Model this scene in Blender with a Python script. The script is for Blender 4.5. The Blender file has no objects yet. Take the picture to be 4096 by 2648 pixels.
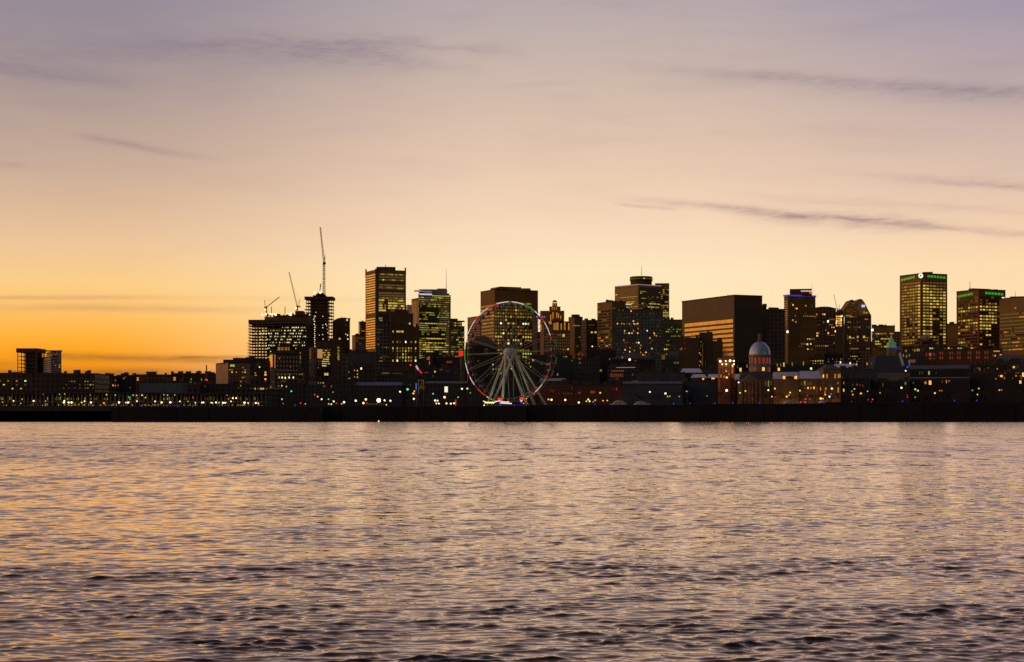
import bpy, math, random
import numpy as np
from mathutils import Vector
rnd = random.Random(7)
R = math.radians
F, H0, HOR, CX = 6500.0, 5.0, 1650.0, 2048.0     # focal length in photo pixels, eye height, horizon row
GZ = 8.8                                          # city ground level
C = bpy.context.scene.collection

# ------------------------------------------------------------------ scene, camera
sc = bpy.context.scene
sc.render.engine = 'CYCLES'
sc.view_settings.view_transform = 'Standard'
sc.view_settings.look = 'None'
sc.view_settings.exposure = 0.0
sc.view_settings.gamma = 1.0
sc.view_settings.use_curve_mapping = False
cy = sc.cycles
cy.use_denoising = False
cy.max_bounces = 5; cy.diffuse_bounces = 2; cy.glossy_bounces = 3; cy.transmission_bounces = 2
cy.sample_clamp_indirect = 0.8
cy.filter_width = 1.5
cam = bpy.data.cameras.new('camera'); camo = bpy.data.objects.new('camera', cam); C.objects.link(camo)
camo.location = (0, 0, H0); camo.rotation_euler = (R(90), 0, 0)
cam.sensor_width = 36; cam.lens = 36 * F / 4096
cam.shift_y = (HOR - 1324) / 4096
cam.clip_start = 0.5; cam.clip_end = 30000
sc.camera = camo

# ------------------------------------------------------------------ node helpers
def s2l(c): return tuple(((v / 255 / 12.92) if v / 255 <= 0.04045 else ((v / 255 + 0.055) / 1.055) ** 2.4) for v in c)
class NT:
    def __init__(s, tree): s.t = tree
    def n(s, typ, **kw):
        nd = s.t.nodes.new(typ)
        for k, v in kw.items(): setattr(nd, k, v)
        return nd
    def link(s, a, b): s.t.links.new(a, b)
    def put(s, sock, v):
        if hasattr(v, 'is_output'): s.link(v, sock)
        else: sock.default_value = v
    def m(s, op, a, b=0.0, c=None, clamp=False):
        nd = s.n('ShaderNodeMath', operation=op, use_clamp=clamp)
        s.put(nd.inputs[0], a); s.put(nd.inputs[1], b)
        if c is not None: s.put(nd.inputs[2], c)
        return nd.outputs[0]
    def mix(s, f, a, b, blend='MIX'):
        nd = s.n('ShaderNodeMix', data_type='RGBA', blend_type=blend)
        s.put(nd.inputs[0], f); s.put(nd.inputs[6], a); s.put(nd.inputs[7], b)
        return nd.outputs[2]
    def ramp(s, f, stops):
        nd = s.n('ShaderNodeValToRGB'); e = nd.color_ramp.elements
        e[0].position, e[0].color = stops[0][0], (*stops[0][1], 1)
        e[1].position, e[1].color = stops[-1][0], (*stops[-1][1], 1)
        for p, c in stops[1:-1]:
            x = e.new(p); x.color = (*c, 1)
        s.put(nd.inputs[0], f)
        return nd.outputs[0]
    def noise(s, vec, scale, detail=4, rough=0.55, out=0, dist=0.0):
        nd = s.n('ShaderNodeTexNoise'); s.link(vec, nd.inputs['Vector'])
        nd.inputs['Scale'].default_value = scale; nd.inputs['Detail'].default_value = detail
        nd.inputs['Roughness'].default_value = rough; nd.inputs['Distortion'].default_value = dist
        return nd.outputs[out]
    def comb(s, x, y, z):
        nd = s.n('ShaderNodeCombineXYZ'); s.put(nd.inputs[0], x); s.put(nd.inputs[1], y); s.put(nd.inputs[2], z)
        return nd.outputs[0]

# ------------------------------------------------------------------ sky (world): dusk gradient by direction, with wisps of cloud
W = bpy.data.worlds.new('World'); sc.world = W; W.use_nodes = True
t = W.node_tree; t.nodes.clear(); g = NT(t)
out = g.n('ShaderNodeOutputWorld'); bg = g.n('ShaderNodeBackground'); g.link(bg.outputs[0], out.inputs[0])
tc = g.n('ShaderNodeTexCoord'); sep = g.n('ShaderNodeSeparateXYZ'); g.link(tc.outputs['Generated'], sep.inputs[0])
dx, dy, dz = sep.outputs
az = g.m('MULTIPLY', g.m('ARCTAN2', dx, dy), 180 / math.pi)          # degrees right of the view up-river
el = g.m('MULTIPLY', g.m('ARCSINE', dz), 180 / math.pi)
elp = g.m('MAXIMUM', el, 0.0)
def pa(px): return math.degrees(math.atan((px - CX) / F))
def pe(px, py): return math.degrees(math.atan((HOR - py) / F * math.cos(math.radians(pa(px)))))
def elpos(e): return (max(e, 0) / 90) ** 0.5
ef = g.m('SQRT', g.m('DIVIDE', elp, 90))
hi = [(20, (168, 150, 152)), (32, (140, 124, 130)), (50, (96, 90, 106)), (90, (60, 62, 86))]
mid = [(0, (255, 214, 146)), (2.6, (255, 233, 180)), (5, (255, 231, 190)), (6.6, (249, 217, 185)), (9.2, (227, 198, 174)), (11.5, (207, 185, 171)), (13.7, (188, 173, 171)), (14.4, (183, 170, 172))] + hi
lef = [(0, (196, 118, 48)), (0.9, (226, 134, 28)), (1.6, (246, 150, 26)), (2.2, (255, 168, 40)), (2.9, (255, 184, 74)), (4.4, (253, 206, 134)), (5.7, (238, 198, 153)), (8.3, (204, 174, 153)), (10.5, (178, 157, 149)), (12.2, (160, 146, 149)), (14.4, (146, 136, 152))] + hi
rig = [(0, (250, 206, 142)), (2.6, (255, 225, 172)), (5, (253, 220, 174)), (5.7, (248, 212, 174)), (7.4, (229, 198, 175)), (9.2, (210, 184, 171)), (11, (188, 168, 168)), (13.7, (163, 152, 170)), (14.4, (158, 148, 171))] + hi
fl = [(0, (190, 104, 34)), (1.5, (255, 150, 40)), (4, (255, 178, 74)), (8, (244, 180, 110)), (14.4, (200, 158, 126)), (22, (160, 136, 128))] + hi[1:]
eas = [(0, (50, 51, 52)), (6, (66, 66, 68)), (18, (70, 70, 74)), (40, (70, 71, 84)), (90, (60, 62, 86))]
rp = lambda st: g.ramp(ef, [(elpos(e), s2l(c)) for e, c in st])
def smooth(v, a, b):
    nd = g.n('ShaderNodeMapRange', interpolation_type='SMOOTHSTEP'); g.put(nd.inputs[0], v)
    nd.inputs[1].default_value = a; nd.inputs[2].default_value = b; nd.inputs[3].default_value = 0; nd.inputs[4].default_value = 1
    return nd.outputs[0]
col = g.mix(smooth(az, 0.5, -15.0), rp(mid), rp(lef))
col = g.mix(smooth(az, 4.0, 19.0), col, rp(rig))
col = g.mix(smooth(az, -18.0, -44.0), col, g.mix(1.0, rp(fl), (1.9, 1.9, 1.9, 1), 'MULTIPLY'))   # brightest where the sun went down, outside the frame
aab = g.m('ABSOLUTE', g.m('ADD', az, 40.0))
col = g.mix(smooth(aab, 66.0, 128.0), col, rp(eas))
# clouds
cv = g.comb(az, g.m('MULTIPLY', el, 6.0), 0.0)
n1 = g.noise(cv, 0.35, 5, 0.6); n2 = g.noise(cv, 1.3, 5, 0.65, dist=0.6); n3 = g.noise(g.comb(g.m('MULTIPLY', az, 0.35), g.m('MULTIPLY', el, 2.2), 3.0), 0.6, 4, 0.6)
n1c = g.m('SUBTRACT', n1, 0.5)
K = 4096 / 2382
def streak(x0, y0, x1, y1, th, amt, bow=0.0, wob=0.5, f0=0.25, f1=0.25, grain=1.0):
    a0, a1 = pa(x0 * K), pa(x1 * K); e0, e1 = pe(x0 * K, y0 * K), pe(x1 * K, y1 * K)
    th = math.degrees(th * K / F); bow = math.degrees(bow * K / F)
    tt = g.m('DIVIDE', g.m('SUBTRACT', az, a0), a1 - a0)
    line = g.m('MULTIPLY_ADD', tt, e1 - e0, e0)
    if bow: line = g.m('ADD', line, g.m('MULTIPLY', g.m('MULTIPLY', tt, g.m('SUBTRACT', 1.0, tt)), 4 * bow))
    d = g.m('DIVIDE', g.m('SUBTRACT', g.m('SUBTRACT', el, line), g.m('MULTIPLY', n1c, wob)), th)
    gg = g.m('EXPONENT', g.m('MULTIPLY', g.m('MULTIPLY', d, d), -1.0))
    w = g.m('MULTIPLY', smooth(tt, -f0 * 0.4, f0), smooth(tt, 1 + f1 * 0.4, 1 - f1))
    gr = g.m('MULTIPLY_ADD', g.m('SUBTRACT', n2, 0.5), 2.6 * grain, 1.0, clamp=False)
    gr = g.m('MAXIMUM', gr, 0.0)
    return g.m('MULTIPLY', g.m('MULTIPLY', g.m('MULTIPLY', gg, w), gr), amt)
def total(lst):
    a = lst[0]
    for b in lst[1:]: a = g.m('ADD', a, b)
    return g.m('MINIMUM', a, 0.85)
hic = total([
    streak(330, 112, 1090, 165, 18, 0.24, bow=34, wob=0.9, f0=0.3, f1=0.5),
    streak(-60, 132, 520, 108, 30, 0.21, wob=1.6), streak(-80, 150, 330, 196, 16, 0.30, wob=0.7, f0=0.1),
    streak(430, 140, 1000, 150, 42, 0.20, bow=16, wob=1.2), streak(760, 98, 1220, 128, 12, 0.22, bow=8, wob=0.9),
    streak(1480, 152, 2560, 222, 12, 0.28, wob=0.35, f0=0.6, f1=0.1), streak(1700, 185, 2560, 240, 24, 0.16, wob=0.6, f0=0.5, f1=0.1)])
mic = total([
    streak(165, 312, 500, 372, 8, 0.40, wob=0.25, f0=0.2, f1=0.7, grain=0.7), streak(-40, 380, 60, 384, 6, 0.2, wob=0.1),
    streak(1460, 461, 2230, 530, 9, 0.36, wob=0.32, f0=0.3, f1=0.35, grain=0.9), streak(1690, 492, 2200, 528, 18, 0.27, wob=0.7, f0=0.3, f1=0.3),
    streak(1430, 474, 1580, 488, 4, 0.22, wob=0.1), streak(2080, 512, 2500, 560, 9, 0.26, wob=0.5, f0=0.3, f1=0.2),
    streak(1900, 398, 2600, 440, 9, 0.20, wob=0.5, f0=0.6), streak(2150, 420, 2600, 456, 6, 0.3, wob=0.3, f0=0.6),
    streak(1700, 452, 2500, 500, 10, 0.14, wob=0.7, f0=0.4), streak(1000, 205, 1320, 195, 4, 0.06, wob=0.2)])
loc = total([
    streak(-60, 694, 430, 694, 5, 0.44, bow=3, wob=0.1, f0=0.05, f1=0.5, grain=0.5), streak(60, 712, 640, 722, 8, 0.36, wob=0.15, f0=0.3, f1=0.5, grain=0.5),
    streak(-300, 716, 260, 716, 9, 0.22, wob=0.15, f0=0.05, f1=0.5, grain=0.4), streak(380, 690, 1100, 700, 6, 0.10, wob=0.1, f0=0.3, f1=0.5, grain=0.4)])
lob = total([
    streak(40, 826, 580, 840, 9, 0.55, wob=0.12, f0=0.25, f1=0.3, grain=0.4), streak(-400, 842, 130, 846, 8, 0.35, wob=0.1, f0=0.05, f1=0.4, grain=0.4),
    streak(-500, 874, 560, 868, 13, 0.72, wob=0.12, f0=0.05, f1=0.3, grain=0.3), streak(400, 830, 600, 830, 4, 0.4, wob=0.1, grain=0.4)])
veil = g.m('MULTIPLY', g.m('MULTIPLY', g.m('SUBTRACT', n3, 0.48, clamp=True), smooth(el, 3.5, 12.0)), 0.55)
col = g.mix(g.m('ADD', hic, veil), col, (*s2l((132, 118, 134)), 1))
col = g.mix(mic, col, (*s2l((152, 122, 130)), 1))
col = g.mix(loc, col, (*s2l((196, 150, 112)), 1))
col = g.mix(lob, col, (*s2l((150, 96, 40)), 1))
col = g.mix(smooth(el, 0.0, -2.0), col, (0.02, 0.02, 0.025, 1))
g.link(col, bg.inputs[0]); bg.inputs[1].default_value = 1.0

# the sun is already below the horizon on the left: a faint warm afterglow from its direction
sl = bpy.data.lights.new('sun', 'SUN'); sl.energy = 0.05; sl.angle = R(12); sl.color = (1, 0.55, 0.2)
so = bpy.data.objects.new('sun', sl); C.objects.link(so); so.rotation_euler = (R(86), 0, R(45))

# ------------------------------------------------------------------ materials
MATS = {}
def mat_wall(name, c, rough=0.8, var=0.35, scale=0.08, metal=0.0, spec=0.3):
    if name in MATS: return MATS[name]
    m = bpy.data.materials.new(name); m.use_nodes = True; g = NT(m.node_tree); b = m.node_tree.nodes['Principled BSDF']
    tc = g.n('ShaderNodeTexCoord'); ns = g.noise(tc.outputs['Object'], scale, 5, 0.6); n2 = g.noise(tc.outputs['Object'], scale * 9, 3, 0.6)
    f = g.m('MULTIPLY_ADD', ns, 0.65, g.m('MULTIPLY', n2, 0.35))
    lo = tuple(v * (1 - var) for v in c); hi_ = tuple(min(v * (1 + var), 0.9) for v in c)
    g.link(g.ramp(f, [(0.3, lo), (0.7, hi_)]), b.inputs['Base Color'])
    b.inputs['Roughness'].default_value = rough; b.inputs['Metallic'].default_value = metal
    b.inputs['Specular IOR Level'].default_value = spec
    MATS[name] = m; return m
def mat_grid(name, wall, glass, bay, fl, frac=0.35, off=0.0):
    """facade with its own unlit window grid: UVs are metres"""
    if name in MATS: return MATS[name]
    m = bpy.data.materials.new(name); m.use_nodes = True; g = NT(m.node_tree); b = m.node_tree.nodes['Principled BSDF']
    uv = g.n('ShaderNodeUVMap'); uv.uv_map = 'UVMap'
    br = g.n('ShaderNodeTexBrick'); g.link(uv.outputs[0], br.inputs['Vector'])
    br.offset = off; br.squash = 1.0
    br.inputs['Scale'].default_value = 1.0; br.inputs['Brick Width'].default_value = bay; br.inputs['Row Height'].default_value = fl
    br.inputs['Mortar Size'].default_value = frac * fl * 0.5; br.inputs['Mortar Smooth'].default_value = 0.05
    br.inputs['Color1'].default_value = (*glass, 1); br.inputs['Color2'].default_value = (*(v * 0.4 for v in glass), 1)
    tc = g.n('ShaderNodeTexCoord'); ns = g.noise(tc.outputs['Object'], 0.07, 5, 0.6)
    wl = g.ramp(ns, [(0.3, tuple(v * 0.65 for v in wall)), (0.7, tuple(v * 1.3 for v in wall))])
    g.link(wl, br.inputs['Mortar'])
    g.link(br.outputs['Color'], b.inputs['Base Color'])
    g.link(g.m('MULTIPLY_ADD', br.outputs['Fac'], 0.65, 0.15), b.inputs['Roughness'])
    MATS[name] = m; return m
def mat_glass(name, c, metal, rough):
    m = bpy.data.materials.new(name); m.use_nodes = True; g = NT(m.node_tree); b = m.node_tree.nodes['Principled BSDF']
    tc = g.n('ShaderNodeTexCoord'); ns = g.noise(tc.outputs['Object'], 0.35, 3, 0.6)
    g.link(g.ramp(ns, [(0.3, tuple(v * 0.75 for v in c)), (0.7, tuple(v * 1.2 for v in c))]), b.inputs['Base Color'])
    b.inputs['Metallic'].default_value = metal; b.inputs['Roughness'].default_value = rough; b.inputs['IOR'].default_value = 1.6
    MATS[name] = m; return m
def mat_emit(name, c, k, var=0.0):
    m = bpy.data.materials.new(name); m.use_nodes = True; g = NT(m.node_tree); b = m.node_tree.nodes['Principled BSDF']
    b.inputs['Base Color'].default_value = (0.02, 0.02, 0.02, 1); b.inputs['Roughness'].default_value = 0.3
    b.inputs['Emission Color'].default_value = (*c, 1); b.inputs['Emission Strength'].default_value = k
    if var:
        geo = g.n('ShaderNodeNewGeometry'); ns = g.noise(geo.outputs['Position'], 0.55, 2, 0.5)
        g.link(g.m('MULTIPLY', g.m('MULTIPLY_ADD', g.m('SUBTRACT', ns, 0.5), 2 * var * 2, 1.0), k), b.inputs['Emission Strength'])
    m.cycles.emission_sampling = 'NONE'
    MATS[name] = m; return m
# lit windows: letters used in the facade tables
LIT = {
 'd': mat_emit('window_dim', (0.16, 0.105, 0.016), 0.55, 0.35), 'y': mat_emit('window_yellow', (0.38, 0.265, 0.026), 0.68, 0.45),
 'Y': mat_emit('window_bright', (0.66, 0.47, 0.075), 0.98, 0.45), 'g': mat_emit('window_greenish', (0.25, 0.29, 0.035), 0.75, 0.35),
 'G': mat_emit('window_green', (0.34, 0.42, 0.07), 1.1, 0.3), 'o': mat_emit('window_orange', (0.60, 0.24, 0.03), 0.8, 0.35),
 'O': mat_emit('window_amber', (0.95, 0.45, 0.07), 1.3, 0.3), 'w': mat_emit('window_cream', (0.95, 0.85, 0.45), 1.4, 0.3),
 'W': mat_emit('window_white', (1.0, 0.95, 0.75), 1.8, 0.1), 'r': mat_emit('window_red', (0.22, 0.05, 0.018), 0.6, 0.35),
 'R': mat_emit('window_ember', (0.42, 0.06, 0.012), 1.0, 0.3)}
PANE = mat_glass('dark_pane', (0.03, 0.032, 0.03), 0.0, 0.08)
MIRROR = mat_glass('mirror_pane', (0.36, 0.32, 0.27), 1.0, 0.12)
MIRROR2 = mat_glass('tinted_pane', (0.16, 0.15, 0.13), 1.0, 0.15)
GLS = {'.': PANE, 'm': MIRROR, 't': MIRROR2}
ALLP = {**LIT, **GLS}
CONC = mat_wall('concrete', (0.16, 0.13, 0.095)); DARK = mat_wall('dark_cladding', (0.085, 0.06, 0.028)); PALE = mat_wall('pale_concrete', (0.36, 0.31, 0.25))
BROWN = mat_wall('brown_stone', (0.25, 0.14, 0.038)); BRICK = mat_wall('red_brick', (0.13, 0.055, 0.035)); GREEN = mat_wall('greenish_cladding', (0.11, 0.12, 0.05))
BLUE = mat_wall('blue_grey_panel', (0.11, 0.15, 0.19)); WHITE = mat_wall('white_panel', (0.7, 0.68, 0.68)); STEEL = mat_wall('steel', (0.22, 0.2, 0.19), 0.5, 0.2)
METAL_ROOF = mat_wall('pale_metal_roof', (0.52, 0.52, 0.62), 0.5, 0.22, 0.15); SLATE = mat_wall('slate_roof', (0.06, 0.065, 0.08)); STONE = mat_wall('grey_stone', (0.22, 0.2, 0.17))
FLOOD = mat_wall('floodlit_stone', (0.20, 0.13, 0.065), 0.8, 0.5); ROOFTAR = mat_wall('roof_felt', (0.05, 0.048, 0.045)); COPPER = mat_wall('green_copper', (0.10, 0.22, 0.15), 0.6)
BARK = mat_wall('bark', (0.045, 0.035, 0.03)); ORANGE = mat_wall('dusk_orange_wall', (0.42, 0.25, 0.12)); WPAINT = mat_wall('white_paint', (0.75, 0.75, 0.72), 0.4, 0.08)  # ORANGE: the evening sky's orange on pale walls, put into the colour
GRID_D = mat_grid('dark_facade_grid', (0.06, 0.05, 0.038), (0.035, 0.03, 0.026), 3.4, 3.6)
GRID_B = mat_grid('brown_facade_grid', (0.17, 0.10, 0.05), (0.05, 0.04, 0.03), 3.2, 3.5)
GRID_C = mat_grid('concrete_facade_grid', (0.15, 0.13, 0.10), (0.025, 0.026, 0.027), 3.8, 3.6)
GRID_U = mat_grid('blue_facade_grid', (0.095, 0.115, 0.115), (0.065, 0.08, 0.085), 3.0, 3.0)
GRID_S = mat_grid('stone_facade_grid', (0.045, 0.052, 0.052), (0.025, 0.028, 0.030), 2.6, 3.4, 0.42)

# ------------------------------------------------------------------ object helpers
def P(px, py, Y): return Vector(((px - CX) * Y / F, Y, H0 + (HOR - py) * Y / F))
def zz(py, Y): return H0 + (HOR - py) * Y / F
def thing(name, label, cat, loc=(0, 0, 0), group=None):
    o = bpy.data.objects.new(name, None); C.objects.link(o); o.location = loc
    o.empty_display_size = 0.1
    o['label'] = label; o['category'] = cat
    if group: o['group'] = group
    return o
def tag(o, label, cat, group=None):
    o['label'] = label; o['category'] = cat
    if group: o['group'] = group
    return o
class MB:
    def __init__(s): s.v = []; s.f = []; s.mi = []; s.uv = []; s.mats = []
    def mid(s, m):
        if m not in s.mats: s.mats.append(m)
        return s.mats.index(m)
    def face(s, pts, m=0, uv=None):
        i = len(s.v); s.v += [tuple(p) for p in pts]; s.f.append(tuple(range(i, i + len(pts)))); s.mi.append(m)
        s.uv += uv if uv else [(0, 0)] * len(pts)
    def faces_on(s, vs, fs, m=0):
        i = len(s.v); s.v += [tuple(p) for p in vs]
        for f in fs: s.f.append(tuple(i + k for k in f)); s.mi.append(m); s.uv += [(0, 0)] * len(f)
    def prism(s, pts, z0, z1, m=0, top=None):
        """vertical prism over an anticlockwise footprint; UVs in metres"""
        n = len(pts); i = len(s.v); tp = top or pts
        s.v += [(p[0], p[1], z0) for p in pts] + [(p[0], p[1], z1) for p in tp]
        u = 0.0
        for k in range(n):
            a, b = pts[k], pts[(k + 1) % n]; L = math.hypot(b[0] - a[0], b[1] - a[1])
            s.f.append((i + k, i + (k + 1) % n, i + n + (k + 1) % n, i + n + k)); s.mi.append(m)
            s.uv += [(u, z0), (u + L, z0), (u + L, z1), (u, z1)]; u += L
        s.f.append(tuple(i + n + k for k in range(n))); s.mi.append(m); s.uv += [(0.01, 0.01)] * n
        s.f.append(tuple(i + k for k in reversed(range(n)))); s.mi.append(m); s.uv += [(0.01, 0.01)] * n
    def box(s, x0, x1, y0, y1, z0, z1, m=0): s.prism([(x0, y0), (x1, y0), (x1, y1), (x0, y1)], z0, z1, m)
    def bar(s, a, b, r, m=0, n=4, r2=None):
        a, b = Vector(a), Vector(b); d = (b - a)
        if d.length < 1e-6: return
        d.normalize(); up = Vector((0, 0, 1)) if abs(d.z) < 0.95 else Vector((1, 0, 0))
        x = d.cross(up).normalized(); y = d.cross(x); r2 = r if r2 is None else r2
        vs = []
        for q, rr in ((a, r), (b, r2)):
            for k in range(n):
                th = 2 * math.pi * (k + 0.5) / n; vs.append(q + x * math.cos(th) * rr + y * math.sin(th) * rr)
        fs = [(k, (k + 1) % n, n + (k + 1) % n, n + k) for k in range(n)] + [tuple(reversed(range(n))), tuple(range(n, 2 * n))]
        s.faces_on(vs, fs, m)
    def lathe(s, prof, n=24, m=0, c=(0, 0, 0), a0=0.0, a1=2 * math.pi):
        """prof: (r, z) from bottom to top"""
        i = len(s.v); full = abs(a1 - a0 - 2 * math.pi) < 1e-6; k = n if full else n + 1
        for r, z in prof:
            for j in range(k):
                th = a0 + (a1 - a0) * j / n; s.v.append((c[0] + r * math.cos(th), c[1] + r * math.sin(th), c[2] + z))
        for p in range(len(prof) - 1):
            for j in range(n):
                j2 = (j + 1) % k
                s.f.append((i + p * k + j, i + p * k + j2, i + (p + 1) * k + j2, i + (p + 1) * k + j)); s.mi.append(m); s.uv += [(0, 0)] * 4
    def mesh(s, name, mat=None, smooth=False):
        me = bpy.data.meshes.new(name); me.from_pydata(s.v, [], s.f)
        for m in (s.mats or ([mat] if mat else [])): me.materials.append(m)
        if s.mats: me.polygons.foreach_set('material_index', s.mi)
        if any(u != (0, 0) for u in s.uv):
            uvl = me.uv_layers.new(name='UVMap'); uvl.data.foreach_set('uv', [c for u in s.uv for c in u])
        if smooth: me.polygons.foreach_set('use_smooth', [True] * len(me.polygons))
        me.update(); return me
    def obj(s, name, mat=None, parent=None, smooth=False):
        o = bpy.data.objects.new(name, s.mesh(name, mat, smooth)); C.objects.link(o)
        if parent is not None:
            o.parent = parent
            if parent.parent is None: o.matrix_parent_inverse = parent.matrix_basis.inverted()
        return o
def put(name, mesh, parent=None, loc=(0, 0, 0), scale=(1, 1, 1), rot=(0, 0, 0)):
    """a shared mesh placed in the parent's own space"""
    o = bpy.data.objects.new(name, mesh); C.objects.link(o); o.parent = parent
    o.location = loc; o.scale = scale; o.rotation_euler = rot
    return o
_pane = {}
def pane_mesh(m):
    """unit window pane with a shallow frame depth, x along the wall, z up, facing -y"""
    if m.name not in _pane:
        b = MB(); b.box(0, 1, -0.12, 0.12, 0, 1); _pane[m.name] = b.mesh('window', m)
    return _pane[m.name]

# ------------------------------------------------------------------ building
PHI = R(24)
def footprint(xl, xc, xr, Y, depth=None, phi=None):
    if xl >= xc:
        phi = -math.atan((0.5 * (xc + xr) - CX) / F) if phi is None else phi
    elif phi is None: phi = PHI
    c, s = math.cos(phi), math.sin(phi); Cx = (xc - CX) * Y / F; ul, ur = (xl - CX) / F, (xr - CX) / F
    wR = (ur * Y - Cx) / (c - ur * s)
    wL = (Cx - ul * Y) / (s + ul * c) if xl < xc else (depth or 28.0)
    if depth and xl < xc: wL = min(wL, depth * 10)
    Cp = (Cx, Y); Rp = (Cx + wR * c, Y + wR * s); Lp = (Cx - wL * s, Y + wL * c); Bp = (Rp[0] - wL * s, Rp[1] + wL * c)
    return Cp, Rp, Bp, Lp
def along(A, B, px):
    u = (px - CX) / F; ddx, ddy = B[0] - A[0], B[1] - A[1]
    return (u * A[1] - A[0]) / (ddx - u * ddy)
PAL = {'off': 'yyyYdgdd', 'grn': 'ggyGddy', 'home': 'oyOdodw', 'dim': 'ddddyo', 'warm': 'ooyOd', 'con': 'wwWyw', 'red': 'rrRdr', 'bri': 'YyYyyg', 'cream': 'wYwyy'}
class Bld:
    def __init__(s, name, label, cat, xl, xc, xr, ytop, Y, mat, depth=None, z0=GZ - 1, phi=None, parapet=True, group=None):
        s.fp = footprint(xl, xc, xr, Y, depth, phi); s.Y = Y; s.x = (xl, xc, xr); s.z1 = zz(ytop, Y); s.mat = mat; s.nl = 0; s.extra = None; s.para = parapet
        cen = [sum(p[k] for p in s.fp) / 4 for k in (0, 1)]
        s.t = thing(name, label, cat, (cen[0], cen[1], GZ), group); s.cen = cen
        b = MB(); b.prism(s.fp, z0, s.z1); s.wall = b.obj('wall', mat, s.t)
        if parapet:
            q = [(cen[0] + (p[0] - cen[0]) * 1.004, cen[1] + (p[1] - cen[1]) * 1.004) for p in s.fp]
            b = MB(); b.prism(q, s.z1 + 0.003, s.z1 + 1.1); b.obj('roof', ROOFTAR if mat is not WHITE else mat, s.t)
    def face(s, which):
        Cp, Rp, Bp, Lp = s.fp
        return (Cp, Rp) if which == 'R' else (Lp, Cp)
    def local(s, p): return (p[0] - s.cen[0], p[1] - s.cen[1], p[2] - GZ)
    def win(s, which, x0, x1, y0, y1, m, name='window'):
        """one window by its extent in the photo, on face R or L"""
        A, B = s.face(which); ta, tb = along(A, B, x0), along(A, B, x1)
        s.pane(A, B, ta, tb, zz(y1, s.Y), zz(y0, s.Y), m, name)
    def pane(s, A, B, ta, tb, z0, z1, m, name='window'):
        a = (A[0] + (B[0] - A[0]) * ta, A[1] + (B[1] - A[1]) * ta); b = (A[0] + (B[0] - A[0]) * tb, A[1] + (B[1] - A[1]) * tb)
        L = math.hypot(b[0] - a[0], b[1] - a[1]); ang = math.atan2(b[1] - a[1], b[0] - a[0])
        return put(name, pane_mesh(m), s.t, s.local((a[0], a[1], z0)), (L, 1, z1 - z0), (0, 0, ang))
    def grid(s, which, kind, x0, x1, y0, y1, rows, cols, lit=0.3, pal='off', wf=0.7, hf=0.55, run=0.55, dark='.'):
        """kind P: separate punched windows; kind B: ribbon windows, one per floor"""
        A, B = s.face(which); ta, tb = along(A, B, x0), along(A, B, x1)
        L = math.hypot(B[0] - A[0], B[1] - A[1]); nx, ny = (B[1] - A[1]) / L, -(B[0] - A[0]) / L
        za, zb = zz(y1, s.Y), zz(y0, s.Y); dzr = (zb - za) / rows; ch = PAL.get(pal, pal)
        for r in range(rows):
            z1 = zb - r * dzr - dzr * (1 - hf) / 2; z0 = z1 - dzr * hf
            if isinstance(lit, (list, tuple)):
                e = lit[r % len(lit)]
            else: e = lit
            if isinstance(e, str): row = [e[int(c * len(e) / cols)] for c in range(cols)]
            else:
                row = []; st = rnd.random() < e; kk = rnd.choice(ch)
                for c in range(cols):
                    if rnd.random() > run: st = rnd.random() < e; kk = rnd.choice(ch)
                    elif rnd.random() < 0.35: kk = rnd.choice(ch)
                    row.append(kk if st else dark)
            if kind == 'B':
                mb = MB(); vs = []; k = cols * 2
                step = (tb - ta) / cols
                for c in range(cols):
                    for q in (0.0, wf): 
                        tt = ta + step * (c + (1 - wf) / 2 + q)
                        for z in (z0, z1):
                            vs.append((A[0] + (B[0] - A[0]) * tt + nx * 0.15, A[1] + (B[1] - A[1]) * tt + ny * 0.15, z))
                i0 = 0; mb.v = vs
                for c in range(cols):
                    i0 = c * 4; mb.f.append((i0, i0 + 2, i0 + 3, i0 + 1)); mb.mi.append(mb.mid(ALLP[row[c]])); mb.uv += [(0, 0)] * 4
                    if c < cols - 1:
                        mb.f.append((i0 + 2, i0 + 4, i0 + 5, i0 + 3)); mb.mi.append(mb.mid(PANE)); mb.uv += [(0, 0)] * 4
                mb.obj('window_band', None, s.t)
            else:
                for c in range(cols):
                    tt = ta + (tb - ta) * (c + (1 - wf) / 2) / cols; t2 = ta + (tb - ta) * (c + (1 + wf) / 2) / cols
                    if row[c] == ' ': continue
                    if row[c] in LIT and s.nl < 92:
                        s.pane(A, B, tt, t2, z0, z1, LIT[row[c]]); s.nl += 1
                    else:
                        if s.extra is None: s.extra = MB()
                        p = lambda q: (A[0] + (B[0] - A[0]) * q + nx * 0.1, A[1] + (B[1] - A[1]) * q + ny * 0.1)
                        a, b = p(tt), p(t2)
                        s.extra.face([(a[0], a[1], z0), (b[0], b[1], z0), (b[0], b[1], z1), (a[0], a[1], z1)], s.extra.mid(ALLP[row[c]]))
    def spots(s, lst, w=3.2, h=4.0, which=None):
        """single lit windows: (photo x, photo y, letter)"""
        for it in lst:
            x, y, k = it[:3]; ww, hh = (it[3], it[4]) if len(it) > 3 else (w, h)
            f = which or ('L' if (s.x[0] < s.x[1] and x < s.x[1]) else 'R')
            s.win(f, x - ww, x + ww, y - hh, y + hh, LIT[k])
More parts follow.
